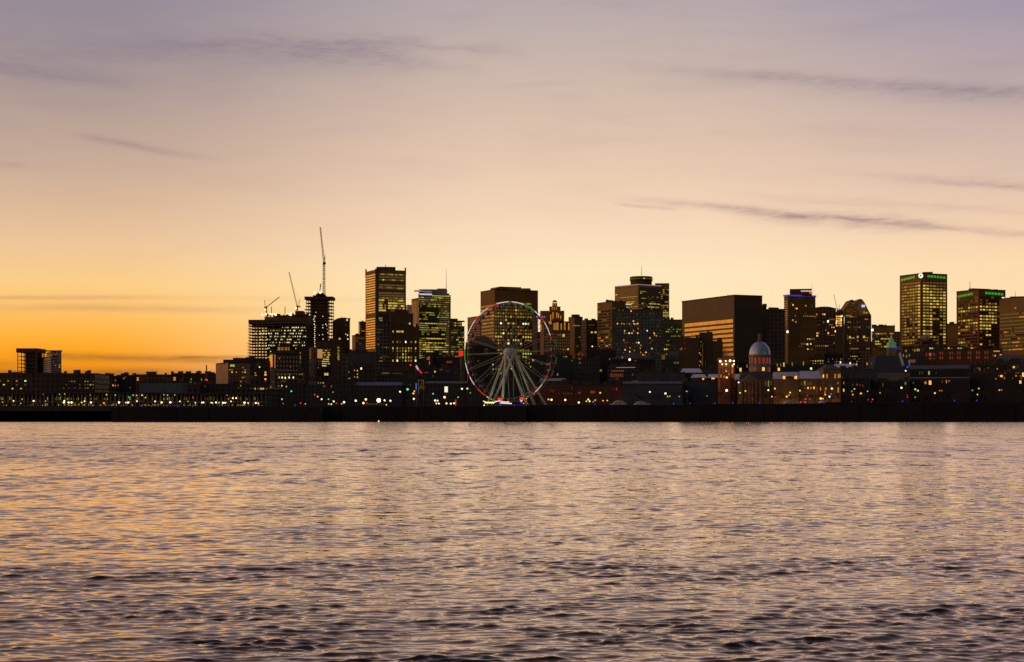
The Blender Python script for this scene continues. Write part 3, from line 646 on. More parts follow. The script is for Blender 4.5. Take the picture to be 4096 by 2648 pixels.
x.grid('R', 'P', 1441, 1465, 1292, 1400, 12, 6, 0.1, 'dim', 0.6, 0.4); x.grid('L', 'P', 1434.5, 1440, 1294, 1400, 12, 1, 0.0, 'dim', 0.6, 0.4, dark='m'); x.done()
x = Bld('office_block', 'low orange lit block in the gap between the arched and ribbed towers', 'building', 1408, 1421, 1460, 1343, 2050, ORANGE); x.grid('R', 'P', 1424, 1458, 1347, 1380, 3, 6, 0.35, 'dim', 0.6, 0.4); x.done()

# dark ribbed tower
x = Bld('ribbed_tower', 'tallest dark office tower with gold window rows and spiked roof corners', 'tower', 1462, 1503, 1624, 1078, 2095, BROWN, parapet=False)
x.up('penthouse', 1506, 1582, 1067, DARK, dY=14); x.mast(1542, 1058, 1068, 0.5)
for xx, yy_, dd in ((1464, 1077, 48), (1621.5, 1071, 18), (1503.5, 1074, 1.5)):
    b = MB(); p = P(xx, yy_, 2095 + dd); b.box(p.x - 0.9, p.x + 0.9, p.y - 0.9, p.y + 0.9, x.z1 - 6, p.z); b.obj('roof_spike', DARK, x.t)
A, B = x.face('R'); 
for xx in (1503.6, 1506.6, 1513, 1621):
    tq = along(A, B, xx); b = MB(); p = (A[0] + (B[0] - A[0]) * tq, A[1] + (B[1] - A[1]) * tq); b.box(p[0] - 0.45, p[0] + 0.45, p[1] - 1.0, p[1] + 0.4, GZ, x.z1 + 1); b.obj('corner_rib', CONC, x.t)
x.grid('L', 'B', 1465, 1501, 1092, 1252, 16, 7, 0.08, 'dim', 0.88, 0.5, dark='m'); x.grid('L', 'B', 1465, 1501, 1268, 1395, 13, 7, 0.15, 'warm', 0.88, 0.5, dark='m')
rows = [('.yyd.yyy.y.yy.', 1096), ('....d.........', 1107), ('..Y...dyy...y.', 1118), ('.d.ddd.d..dd..', 1139), ('yy..yyy.......', 1149), ('.....ddd..yyyd', 1151), ('ddddddd.dddd..', 1171), ('d.dddd.dddd.dd', 1181), ('ddydyddddyddyd', 1191), ('YYY..yy.y.yYYy', 1200), ('yyd..YYYYYyyyy', 1211), ('YY.y.YYyYY..OY', 1221), ('YYdy.YyYY..y.Y', 1231), ('YYYY.......yYY', 1241), ('.........dd.yd', 1261), ('gg............', 1272), ('gg............', 1281), ('.g............', 1291)]
for pat, yy_ in rows: x.grid('R', 'B', 1515, 1618, yy_ - 5, yy_ + 5, 1, 28, [pat], 'off', 0.8, 0.6)
x.done()
# dark stone building in front of it
x = Bld('stone_tower', 'dark stone block with widely spaced lit windows, in front of the tallest ribbed tower', 'tower', 1563, 1563, 1676, 1306, 1650, DARK, 34)
x.up('upper_tier', 1563, 1652, 1254, DARK, dY=4); x.up('upper_tier', 1578, 1634, 1240, DARK, dY=8)
cols_ = (520, 580, 618, 655, 695, 735, 770, 830)
for y_, pat in ((1048, 'YYyYYYY.'), (1190, 'yyd.W.yY'), (1277, 'YYdyyYyY'), (1315, 'dydyYydd'), (1360, '.d.Yy...'), (1402, '.yyYYYyy'), (1446, 'YW.dYyyW')):
    for c_, k_ in zip(cols_, pat):
        if k_ == '.': continue
        px_, py_ = E(c_ if y_ > 1100 else {520: 522, 580: 578, 618: 618, 655: 655, 695: 600, 735: 640, 770: 655, 830: 830}[c_], y_); x.spots([(px_, py_, k_)], 2.3, 3.6)
x.spots([(1639, 1294, 'Y'), (1659, 1302, 'o')], 3, 3.5); x.done()
x = Bld('stone_block', 'narrow grey block joined to the left side of the dark stone block', 'building', 1502, 1502, 1562, 1290, 1660, GRID_C, 30); x.grid('R', 'P', 1508, 1558, 1300, 1480, 15, 6, 0.12, 'dim', 0.4, 0.4)
x.spots([(1525, 1431, 'o'), (1520, 1444, 'y'), (1527, 1444, 'y')], 1.8, 2.5); x.done()
x = Bld('panel_block', 'pale block with white vertical panels right of the ribbed tower', 'building', 1624, 1630, 1655, 1222, 2300, WHITE); x.grid('R', 'P', 1631, 1654, 1230, 1300, 1, 4, 0.0, 'dim', 0.5, 0.94); x.done()
x = Bld('office_tower', 'orange lit tower seen edge on, left of the green glass tower', 'tower', 1646, 1672, 1690, 1195, 2150, ORANGE); x.grid('L', 'P', 1648, 1671, 1202, 1360, 22, 4, 0.05, 'dim', 0.5, 0.5, dark='t'); x.done()
# green glass tower
x = Bld('glass_tower', 'green lit glass tower with pale roof bands and a thin mast', 'tower', 1673, 1676, 1803, 1180, 2000, GREEN)
x.up('crown', 1675, 1789, 1157, mat_wall('mauve_metal', (0.30, 0.26, 0.28), 0.5), dY=6); x.up('crown', 1749, 1786, 1154, MATS['mauve_metal'], dY=9)
b = MB(); p = P(1657, 1164, 2004); q2 = P(1728, 1164, 2004); b.box(p.x, q2.x, 2000, 2008, p.z - .5, p.z + .5); b.obj('roof_fin', STEEL, x.t)
WB = mat_emit('roof_band_white', (0.62, 0.58, 0.78), 0.85); x.light('light_band', 1702, 1163, 25, 2.2, WB, dep=0.6); x.light('light_band', 1702, 1176.5, 25, 3.0, WB, dep=0.6)
GB = LIT['G']; x.light('roof_light_strip', 1764, 1181, 36, 1.8, GB, dep=0.6)
x.mast(1785, 1075, 1157, 0.35)
lits = [0.6, 0.5, 0.35, 0.75, 0.45, 0.2, 0.35, 0.75, 0.3, 0.3, 0.3, 0.12, 'y'*4 + 'Yy' * 8 + '..', 0.5, 'gGgyyy.GyyGgyyyy..', 'gggyydyyyyyy.ggg..', '.gg.dd.yyyy.......', 0.15, 0.15, 'dyy.YYYYYYYYYyyyd.', 'yydd.d............', 'YdyYyYYyyYyYyYyYdd', 'ydYYyYd.yydd.d.YYy', 'ydyyYYyYyYYYYyyydd', 'yyYYYYyyyYYyyyyydd', 'y.d.YYYYd...d.YYY.', 0.25, 0.3, 0.35, 0.3]
x.grid('R', 'B', 1677, 1797, 1185, 1444, 30, 27, lits, 'grn', 0.82, 0.5); x.grid('L', 'B', 1673.2, 1675.8, 1185, 1440, 28, 1, 0.4, 'grn', 0.9, 0.5); x.done()
x = Bld('office_block', 'stepped office wing with yellow windows right of the green glass tower', 'tower', 1800, 1800, 1858, 1308, 1960, GREEN, 30)
x.up('upper_tier', 1800, 1848, 1286, GREEN, dY=2); x.up('roof_house', 1802, 1831, 1274, DARK, dY=6); b = MB(); p = P(1814, 1285, 1956); q2 = P(1857, 1283, 1956); b.box(p.x, q2.x, 1956, 1975, p.z, p.z + 0.8); b.obj('canopy', DARK, x.t)
b = x.grid('R', 'P', 1804, 1856, 1316, 1440, 13, 10, 0.5, 'off', 0.6, 0.5); 
for y_ in (1292, 1302): 
    for k_ in range(6): x.spots([(1817 + 5 * k_, y_, 'yYdyyY'[k_])], 1.6, 2)
x.done()
# red square sign
t = thing('lit_sign', 'glowing red square sign left of the ferris wheel rim', 'sign', P(1844, 1414, 1180)); u = 1180 / F
b = MB(); p = P(1844, 1414, 1180); b.box(p.x - 8.5 * u, p.x + 8.5 * u, 1180, 1181, p.z - 9.5 * u, p.z + 9.5 * u); b.obj('sign_face', mat_emit('sign_red', (1.0, 0.01, 0.008), 1.5), t); b = MB(); b.bar((p.x, 1180.5, GZ), (p.x, 1180.5, p.z - 9.6 * u), 0.4, 0, 6); b.obj('sign_post', STEEL, t)

# brown tower behind the wheel
x = Bld('office_tower', 'broad brown office tower rising behind the ferris wheel', 'tower', 1922, 1979, 2152, 1160, 1850, BROWN)
x.up('penthouse', 1962, 2085, 1146, BROWN, dY=16, xc=2000); x.up('penthouse', 1985, 2122, 1153, BROWN, dY=12)
lit = ['....ydyydy...y.', 'ddd.ddd.ydddydy', '.d..y..dYyddddy', 'dydyddddydydddd', 'yyydydYddyyydyy', 'd.d.Y..........', '.dWd.YdYd..WwY.', 'dddd.d.ddydd...', 'd.dyd.d.ddydydd', 'y.yw.yyddORdyyy', 'YYY...d.d..YYYY', '.odd.Y.YYYd.yyy', '.y..dW..d.Y....', '...............', '.od.dyddyyyydy.', '..Y.yd.yd..GGGG', '....y....y.YYd.', '............d..', '...........Y...']
x.grid('R', 'P', 1979, 2128, 1205, 1460, 19, 15, lit, 'off', 0.6, 0.5)
x.grid('L', 'B', 1924, 1977, 1214, 1420, 15, 9, 0.35, 'dddod', 0.7, 0.5); 
x.grid('R', 'P', 1983, 2125, 1205, 1218, 1, 14, ['dydydd.dddydyy'], 'off', 0.6, 0.5)
b = MB(); A, B = x.face('R'); tq = along(A, B, 2130); tq2 = along(A, B, 2150); nn = ((B[1] - A[1]), -(B[0] - A[0])); ln = math.hypot(*nn); nn = (nn[0] / ln, nn[1] / ln)
p_ = [(A[0] + (B[0] - A[0]) * q_, A[1] + (B[1] - A[1]) * q_) for q_ in (tq, tq2)]
b.prism([p_[0], (p_[0][0] + nn[0] * 9 - 3, p_[0][1] + nn[1] * 9), (p_[1][0], p_[1][1] - 0.5), p_[1]], GZ, zz(1246, 1850)); b.obj('service_shaft', ORANGE, x.t); x.done()
x = Bld('office_block', 'orange lit flat roofed block between the green tower and the wheel, behind the rim', 'building', 1870, 1920, 1926, 1267, 1800, ORANGE); x.grid('L', 'B', 1871, 1919, 1290, 1350, 6, 8, 0.0, 'dim', 0.85, 0.4, dark='t'); x.done()

# ornate stepped tower
x = Bld('stepped_tower', 'ornate stepped tower with gold uplit piers right of the ferris wheel', 'tower', 2161, 2175, 2280, 1283, 1700, BROWN, parapet=False)
tiers = [(2161, 2257, 1243, 2), (2166, 2200, 1246, 1), (2197, 2242, 1226, 6), (2209, 2229, 1212, 9)]
for a_, b_, yt, d_ in tiers: x.up('tier', a_, b_, yt, BROWN, dY=d_, z0=zz(1283, 1700))
b = MB(); p = P(2219, 1209, 1714); b.lathe([(2.6, 0), (2.2, 1.2), (1.2, 2.0), (0.1, 2.3)], 10, 0, (p.x, p.y, p.z)); b.obj('cupola', COPPER, x.t)
for px_, y0_, y1_ in ((2164, 1300, 1320), (2197, 1240, 1295), (2203, 1258, 1297), (2212, 1248, 1275), (2227, 1250, 1272), (2234, 1254, 1272), (2243, 1262, 1276), (2216, 1292, 1318), (2224, 1290, 1319), (2231, 1288, 1319), (2245, 1292, 1318), (2259, 1286, 1318), (2275, 1290, 1318), (2203, 1270, 1296)):
    m_ = LIT['o']; A, B = x.face('R'); 
    dY_ = 2.0 if y1_ > 1277 and y0_ < 1284 else 0
    if y1_ > 1283: x.win('R', px_ - 2.0, px_ + 2.0, max(y0_, 1284), y1_, m_, 'lit_bay')
    if y0_ < 1283:
        yy2 = min(y1_, 1282.5); Yf = 1701.5 if not (2197 <= px_ <= 2242 and y1_ < 1243) else 1705.5
        p = P(px_, yy2, Yf); put('lit_bay', pane_mesh(m_), x.t, (p.x - 1.8 * Yf / F - x.cen[0], Yf - x.cen[1], p.z - GZ), (3.6 * Yf / F, 1, (yy2 - y0_) * Yf / F))
for px_, y0_, y1_ in ((2213, 1213, 1222), (2222, 1213, 1223), (2209, 1228, 1239), (2217, 1227, 1239), (2226, 1227, 1238)):
    Yf = 1705.6 if y0_ > 1225 else 1708.6; p = P(px_, y1_, Yf); put('lit_bay', pane_mesh(LIT['o']), x.t, (p.x - 1.2 * Yf / F - x.cen[0], Yf - x.cen[1], p.z - GZ), (2.4 * Yf / F, 1, (y1_ - y0_) * Yf / F))
VI = mat_emit('violet_neon', (0.35, 0.28, 0.85), 0.8); x.light('neon_strip', 2163, 1268, 17, 1.4, VI, dep=0.5)
x.grid('R', 'P', 2180, 2278, 1330, 1400, 6, 12, 0.04, 'home', 0.5, 0.4); x.spots([(2254, 1340, 'Y', 4, 5), (2234, 1339, 'r', 4, 2), (2240, 1339, 'd', 4, 2)]); x.done()
x = Bld('office_block', 'flat brown block right of the ornate stepped tower', 'building', 2274, 2298, 2331, 1270, 1800, BROWN); x.light('light_strip', 2306, 1302, 14, 1.3, LIT['g']); x.grid('R', 'P', 2300, 2329, 1306, 1440, 11, 6, 0.08, 'dim', 0.6, 0.4); x.done()
x = Bld('office_block', 'low brown block with a roof wedge left of the stepped office slab', 'building', 2325, 2345, 2395, 1283, 1780, GRID_B)
b = MB(); p = P(2341, 1283, 1790); b.prism([(p.x - 2, 1788), (p.x + 3, 1788), (p.x + 3, 1796), (p.x - 2, 1796)], p.z, p.z + 2.5, top=[(p.x + 2, 1788), (p.x + 3, 1788), (p.x + 3, 1796), (p.x + 2, 1796)]); b.obj('roof_wedge', DARK, x.t)
x.light('light_strip', 2366, 1300, 11, 1.2, LIT['d']); x.grid('R', 'P', 2348, 2392, 1308, 1440, 11, 9, 0.1, 'off', 0.55, 0.4); x.spots([(2367, 1329, 'Y'), (2382, 1328, 'Y'), (2369, 1385, 'W', 2, 2)], 4, 3); x.done()
x = Bld('office_slab', 'stepped brown office slab partly hidden behind the blue apartment block', 'tower', 2389, 2448, 2505, 1208, 1750, BROWN)
x.grid('L', 'B', 2391, 2446, 1236, 1400, 14, 9, 0.3, 'ddddo', 0.85, 0.45); x.grid('R', 'P', 2450, 2500, 1215, 1300, 7, 8, 0.04, 'dim', 0.6, 0.4)
for k_ in range(3): b = MB(); p = P(2428 + k_ * 9, 1207, 1762); b.box(p.x - 1.2, p.x + 1.2, 1760, 1764, p.z, p.z + 2.2 - 0.4 * k_); b.obj('roof_vent', DARK, x.t)
x.light('rooftop_lamp', 2397, 1222, 5, 1.5, LIT['d'], 'L'); x.light('light_strip', 2514, 1215, 11, 2.2, mat_emit('white_strip', (0.62, 0.6, 0.5), 1.0)); x.done()
# cruciform tower
x = Bld('cruciform_tower', 'large cross shaped office tower with a round rooftop restaurant and mast', 'tower', 2459, 2554, 2645, 1136, 2290, mat_wall('mauve_concrete', (0.32, 0.19, 0.075)), parapet=False, phi=R(38))
fpw = footprint(2620, 2620, 2677, 2330, 30); b = MB(); b.prism(fpw, GZ - 1, zz(1133, 2330)); b.obj('cross_wing', MATS['mauve_concrete'], x.t)
b = MB(); cx_, cy_ = x.cen; b.lathe([(15.4, -7), (15.4, 3.2), (16.4, 3.3), (16.4, 8.4), (15.6, 8.5), (15.6, 9.3), (0.1, 9.4)], 36, 0, ((2568 - CX) * 2315 / F, 2330, zz(1130, 2315))); pod = b.obj('rooftop_restaurant', DARK, x.t)
for k_ in range(14):
    b = MB(); an = -2.85 + k_ * 0.2; cxx, cyy = (2568 - CX) * 2315 / F, 2330; rr = 16.5
    b.bar((cxx + rr * math.cos(an), cyy + rr * math.sin(an), zz(1130, 2315) + 5.9), (cxx + rr * math.cos(an + .12), cyy + rr * math.sin(an + .12), zz(1130, 2315) + 5.9), 0.9, 0, 4); b.obj('pod_window', LIT['d'] if k_ not in (7, 12) else LIT['Y'], x.t)
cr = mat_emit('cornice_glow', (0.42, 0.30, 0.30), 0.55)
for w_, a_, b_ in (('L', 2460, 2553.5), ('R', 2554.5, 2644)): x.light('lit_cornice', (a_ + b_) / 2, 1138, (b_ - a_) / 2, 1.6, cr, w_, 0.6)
x.mast(2566, 1062, 1102, 0.4, 40)
for w_, a_, b_ in (('L', 2461, 2552), ('R', 2556, 2643)):
    x.grid(w_, 'B', a_, b_, 1148, 1290, 21, 20, [0.0, 0.0, 0.05, 0.12, 0.0, 'd.dd.yyyyyyyyyyyyyyy' if w_ == 'L' else '........d...y...yy..', 0.25, 0.12, '..dd.gYGgYYYYyYGG...' if w_ == 'L' else '...........yy.d.....', 'dddddydy.dd...YYdd..' if w_ == 'L' else '..yY.d...YYYyYYY.YYd', 0.3, 'dddd..yyyYyyyydyyyy' if w_ == 'L' else '....dd..YYyYYY.YyY..', 0.3, 0.2, 0.3, 0.45, 0.5, 0.35, 0.35, 0.4, 0.3], 'off', 0.86, 0.46)
b = x.t
mbw = MB(); Aw, Bw = fpw[0], fpw[1]
for r_ in range(20):
    z1_ = zz(1150 + r_ * 7, 2330); mb = MB()
    for c_ in range(6):
        k_ = '.' if rnd.random() > (0.25 if r_ < 8 else 0.55) else rnd.choice('ydoy')
        if r_ in (14, 16): k_ = 'G'
        qa, qb = (0.12 + 0.14 * c_), (0.12 + 0.14 * c_ + .12); pa_, pb_ = [(Aw[0] + (Bw[0] - Aw[0]) * q_, Aw[1] + (Bw[1] - Aw[1]) * q_ - 0.2) for q_ in (qa, qb)]
        mb.face([(pa_[0], pa_[1], z1_ - 1.3), (pb_[0], pb_[1], z1_ - 1.3), (pb_[0], pb_[1], z1_), (pa_[0], pa_[1], z1_)], mb.mid(ALLP[k_]))
    mb.obj('window_band', None, x.t)
x.done()
# blue apartment block in front
x = Bld('apartment_block', 'blue grey apartment slab dotted with orange windows below the cross shaped tower', 'tower', 2458, 2458, 2652, 1243, 1500, GRID_U, 26)
fH = lambda cx_, cy_: (2300 + cx_ * .2921, 1040 + cy_ * .2921)
for cx_, cy_, k_ in [(582, 872, 'O'), (640, 872, 'o'), (672, 876, 'o'), (712, 872, 'r'), (745, 876, 'o'), (800, 838, 'O'), (810, 876, 'O'), (835, 876, 'o'), (860, 872, 'O'), (865, 940, 'o'), (680, 970, 'Y'), (803, 970, 'o'), (988, 970, 'w'), (680, 1003, 'y'), (712, 1005, 'd'), (742, 1003, 'w'), (780, 1003, 'O'), (860, 1003, 'O'), (1085, 1005, 'O'), (1090, 1030, 'o'), (1116, 1040, 'o'), (1162, 1050, 'r'), (1025, 1070, 'O'), (1055, 1105, 'd'), (1028, 1140, 'r'), (668, 1098, 'o'), (685, 1133, 'r'), (725, 1133, 'r'), (872, 1133, 'W'), (840, 1133, 'o'), (903, 1170, 'o'), (752, 1202, 'o'), (686, 1230, 'O'), (750, 1257, 'O'), (815, 1240, 'y'), (895, 1207, 'o'), (1053, 1215, 'O'), (900, 1265, 'o'), (970, 1265, 'O'), (928, 1300, 'O'), (958, 1310, 'o'), (650, 1335, 'o'), (665, 1270, 'd'), (768, 700, 'O'), (655, 688, 'd'), (602, 688, 'd'), (510, 768, 'o'), (1030, 732, 'd'), (1075, 732, 'd'), (475, 1160, 'y')]:
    px_, py_ = fH(cx_, cy_)
    if px_ > 2460: x.spots([(px_, py_, k_)], 2.3, 2.6)
for k_ in range(40): x.spots([(2465 + rnd.random() * 180, 1255 + rnd.random() * 165, rnd.choice('ddr'))], 1.8, 1.8)
x.done()
x = Bld('office_block', 'dark office block with green tinged windows left of the banded black block', 'building', 2648, 2648, 2735, 1282, 1850, GREEN, 30)
x.grid('R', 'P', 2655, 2733, 1296, 1420, 14, 11, [0.0, 0.35, 0.25, 0.4, 0.05, 0.3, 0.15, 0.45, 0.3, 0.2, 0.1, 0.3, 0.3, 0.3], 'grn', 0.55, 0.45); b = MB(); p = P(2688, 1283, 1858); b.prism([(p.x - 3, 1856), (p.x + 3, 1856), (p.x + 3, 1862), (p.x - 3, 1862)], p.z, p.z + 2.8, top=[(p.x - .5, 1856), (p.x + .5, 1856), (p.x + .5, 1862), (p.x - .5, 1862)]); b.obj('roof_gable', DARK, x.t)
x.done()
# black courthouse block with reflecting ribbons
BLK = mat_wall('black_steel', (0.085, 0.048, 0.020), 0.5, 0.3)
x = Bld('courthouse', 'huge black slab block with reflected orange ribbon windows on its left face', 'building', 2728, 2937, 3049, 1184, 1250, BLK, parapet=True)
cO = lambda cx_, cy_: (2680 + cx_ * .2921, 1120 + cy_ * .2921)
A, B = x.face('L')
def ribbon(x0, x1, yl, yr, h):
    """reflecting ribbon window between two photo columns; its level is the one at the near corner"""
    ta, tb = along(A, B, x0), along(A, B, x1); L = math.hypot(B[0] - A[0], B[1] - A[1]); nx, ny = (B[1] - A[1]) / L, -(B[0] - A[0]) / L
    z1 = zz(yr, x.Y * 1.0 + (B[1] - x.Y) + (A[1] - B[1]) * (1 - tb)); mb = MB(); n_ = max(2, int((x1 - x0) / 4)); hh = h * 1250 / F
    for k_ in range(n_):
        q0, q1 = ta + (tb - ta) * (k_ + 0.06) / n_, ta + (tb - ta) * (k_ + 0.94) / n_
        p0, p1 = [(A[0] + (B[0] - A[0]) * q_ + nx * .2, A[1] + (B[1] - A[1]) * q_ + ny * .2) for q_ in (q0, q1)]
        mb.face([(p0[0], p0[1], z1 - hh), (p1[0], p1[1], z1 - hh), (p1[0], p1[1], z1), (p0[0], p0[1], z1)], mb.mid(MIRROR if rnd.random() > 0.03 else LIT['o']))
    mb.obj('ribbon_window', None, x.t)
for a_, b_, c_, d_, h_ in ((203, 865, 590, 535, 14), (203, 865, 672, 610, 11.5), (203, 865, 735, 675, 11), (280, 442, 785, 770, 10), (583, 865, 765, 740, 11), (585, 865, 828, 804, 11), (715, 868, 882, 868, 10.5), (722, 868, 944, 932, 10.5), (713, 870, 1006, 997, 10.5)):
    x0_, _ = cO(a_, 0); x1_, yr_ = cO(b_, d_); _, yl_ = cO(0, c_); ribbon(x0_, x1_, yl_, yr_, h_)
x.grid('R', 'B', 2942, 3046, 1230, 1420, 14, 16, 0.0, 'dim', 0.9, 0.4)
b = MB(); A2, B2 = x.face('R'); b.bar((A2[0], A2[1] - .2, GZ), (A2[0], A2[1] - .2, x.z1), 0.5, 0, 4); b.obj('corner_rib', CONC, x.t)
x.mast(2912, 1177, 1186, 0.5, 60); x.mast(2727, 1194, 1210, 0.15, 190); x.done()
x = Bld('office_block', 'dark block stepping down from the right end of the black slab block', 'building', 3030, 3030, 3066, 1231, 1330, DARK, 26); x.done()
x = Bld('office_block', 'blank dark block between the black slab and the blue crowned tower', 'building', 3064, 3064, 3140, 1241, 1400, GRID_D, 26); x.done()
# dark stepped flats in front of the ribbons
for a_, b_, yt, Yd, lab in ((2716, 2796, 1357, 1180, 'black stepped block hiding the lower left ribbons of the black slab'), (2796, 2852, 1341, 1185, 'taller black block in front of the ribbon windows'), (2852, 2891, 1370, 1182, 'narrow black block below the middle ribbons, left of the lit chapel')):
    x = Bld('dark_block', lab, 'building', a_, a_, b_, yt, Yd, DARK, 20)
    if a_ == 2796:
        for k_, y_ in zip('yddrOodryOyo', (1367, 1380, 1387, 1398, 1412, 1420, 1428, 1436, 1443, 1447, 1455, 1462)): x.spots([(rnd.choice((2798.5, 2803, 2808)), y_, k_)], 1.6, 2)
        x.light('lit_edge', 2810.5, 1420, 0.9, 48, LIT['d'])
    if a_ == 2716:
        for px_, py_, k_ in ((2738, 1371, 'r'), (2727, 1394, 'o'), (2740, 1394, 'r'), (2722, 1398, 'y'), (2737, 1352, 'r')): x.spots([(px_, py_, k_)], 1.6, 2.4)
    x.done()
# blue crowned tower
x = Bld('crowned_tower', 'tower with a blue light band below its rooftop sign box', 'tower', 3136, 3152, 3262, 1183, 1600, BROWN)
BL = mat_emit('blue_band', (0.045, 0.04, 0.38), 0.85, 0.4)
for w_, a_, b_ in (('L', 3135, 3152), ('R', 3152, 3264)): x.light('blue_light_band', (a_ + b_) / 2, 1181, (b_ - a_) / 2, 3.0, BL, w_, 0.7)
x.up('sign_box', 3159, 3248, 1156, mat_wall('sign_brown', (0.10, 0.035, 0.025)), dY=8)
for k_ in range(11):
    px_ = 3204 + k_ * 3.9; b = MB(); p = P(px_, 1166 + k_ * .03, 1606); hh = (5.5, 4, 5, 6, 4.2, 5.2, 5.8, 4, 5.6, 4.5, 6)[k_] * 1600 / F
    yl = 1608 - (p.x - 274.8) * .165; b.box(p.x, p.x + 0.7, yl - .9, yl + .3, p.z - 0.2, p.z - 0.2 + hh); b.obj('sign_lettering', mat_emit('sign_cream', (0.72, 0.70, 0.58), 0.8) if k_ == 0 else MATS['sign_cream'], x.t)
b = MB(); p = P(3241, 1170, 1606.2); b.box(p.x - 1.3, p.x + 1.5, 1604.0, 1605.4, p.z - 1.3, p.z + 1.3); b.obj('sign_emblem', mat_emit('emblem_red', (1.0, 0.015, 0.01), 1.4), x.t)
x.mast(3249, 1135, 1156, 0.12, 14); x.grid('L', 'B', 3137, 3151, 1200, 1330, 14, 3, 0.0, 'dim', 0.8, 0.5, dark='t')
x.grid('R', 'P', 3160, 3260, 1196, 1400, 20, 12, 0.10, 'home', 0.42, 0.36)
x.spots([(3172, 1219, 'O'), (3223, 1221, 'o'), (3187, 1233, 'O'), (3171, 1280, 'G'), (3183, 1287, 'o'), (3150, 1327, 'W', 3.4, 4.4), (3230, 1375, 'w'), (3243, 1374, 'O')], 2.5, 3, 'R'); x.done()
x = Bld('round_topped_block', 'block with a shallow rounded roof right of the blue crowned tower', 'building', 3252, 3252, 3344, 1233, 1650, GRID_B, 26, parapet=False)
b = MB(); yq = 1650; pts = [(3254, 1233), (3266, 1229), (3285, 1226.5), (3305, 1226), (3322, 1227.5), (3343, 1233)]; fr = [((px_ - CX) * yq / F, yq + .5, zz(py_, yq)) for px_, py_ in pts]; bk = [(a, c + 24, d) for a, c, d in fr]; n_ = len(fr)
b.faces_on(fr + bk, [tuple(reversed(range(n_))), tuple(range(n_, 2 * n_))] + [(k, (k + 1) % n_, n_ + (k + 1) % n_, n_ + k) for k in range(n_)]); b.obj('curved_roof', DARK, x.t)
x.grid('R', 'P', 3258, 3340, 1252, 1400, 14, 10, 0.12, 'home', 0.42, 0.36); x.spots([(3298, 1258, 'O'), (3291, 1257, 'o'), (3267, 1258, 'o'), (3312, 1286, 'W', 3, 4.2), (3268, 1333, 'O', 2, 2.5), (3274, 1333, 'o', 2, 3), (3269, 1343, 'O', 3, 3), (3313, 1333, 'O', 3, 3), (3342, 1326, 'w', 3, 4)], 3, 3); x.done()
x = Bld('lit_block', 'narrow block with bright amber windows and domed roof beside the twin peaked tower', 'building', 3343, 3343, 3376, 1249, 1550, DARK, 20, parapet=False)
b = MB(); p = P(3359, 1249, 1560); b.lathe([(3.6, 0), (3.0, 1.4), (1.6, 2.4), (0.05, 2.9)], 12, 0, (p.x, p.y, p.z)); b.obj('domed_roof', DARK, x.t); x.mast(3357, 1216, 1243, 0.3)
for r_, y_ in enumerate((1266, 1275, 1284, 1293, 1302)):
    for c_, px_ in enumerate((3347, 3356, 3364)): x.spots([(px_, y_, 'OOwOOOwOOOOOOoO'[(r_ * 3 + c_) % 15])], 2.6, 3)
x.spots([(3369, 1264, 'w'), (3365, 1280, 'w'), (3336.5 + 8, 1291, 'w')], 2, 3); x.done()
crane('faint distant crane with thin leaning jib left of the twin peaked tower', (3350, 3349), 1250, 1236, 3335, 1177, 2100, 0.45, (1.5, 2), (4, 3))
# twin peaked rounded tower
x = Bld('twin_peaked_tower', 'rounded tower with two domed peaks split by a notch', 'tower', 3378, 3378, 3485, 1262, 1750, GRID_B, 30, parapet=False)
yq = 1750
for pts in ([(3376, 1262), (3376, 1236), (3388, 1222), (3398, 1206), (3404, 1199), (3413, 1199), (3424, 1219), (3424, 1262)], [(3424.2, 1262), (3424.2, 1219), (3436, 1196), (3447, 1196), (3458, 1210), (3468, 1230), (3476, 1246), (3485, 1262)]):
    b = MB(); fr = [((px_ - CX) * yq / F, yq - .3, zz(py_, yq)) for px_, py_ in pts]; bk = [(a, c + 26, d) for a, c, d in fr]; n_ = len(fr)
    b.faces_on(fr + bk, [tuple(range(n_)), tuple(reversed(range(n_, 2 * n_)))] + [((k + 1) % n_, k, n_ + k, n_ + (k + 1) % n_) for k in range(n_)]); b.obj('domed_peak', BROWN, x.t)
for r_ in range(6):
    for c_ in range(10):
        px_, py_ = 3386 + c_ * 8.6, 1212 + r_ * 8.2
        if (px_ < 3402 and py_ < 1236) or (px_ > 3452 and py_ < 1206 + (px_ - 3452) * 1.35) or 3415 < px_ < 3431 and py_ < 1226 or rnd.random() > .55: continue
        p = P(px_, py_ + 3, 1749.7); put('window', pane_mesh(LIT[rnd.choice('dddyd')]), x.t, (p.x - x.cen[0], p.y - x.cen[1], p.z - GZ), (5 * 1750 / F, 1, 3.4 * 1750 / F))
x.light('roof_sign', 3453, 1225, 7, 4.5, mat_emit('sign_pale_blue', (0.45, 0.52, 0.85), 1.1), dep=2.0)
x.grid('R', 'P', 3382, 3480, 1262, 1400, 13, 13, [0.45, 0.2, 0.2, 0.15, 0.45, 0.35, 0.05, 0.1, 0.6, 0.15, 0.3, 0.2, 0.2], 'ydoyd', 0.6, 0.42); x.spots([(3391, 1262.5, 'y', 14, 2), (3463, 1252, 'y', 10, 3), (3398, 1349, 'Y', 5, 4), (3431, 1348, 'G'), (3456, 1348, 'Y', 4, 4)], 3, 4); x.done()
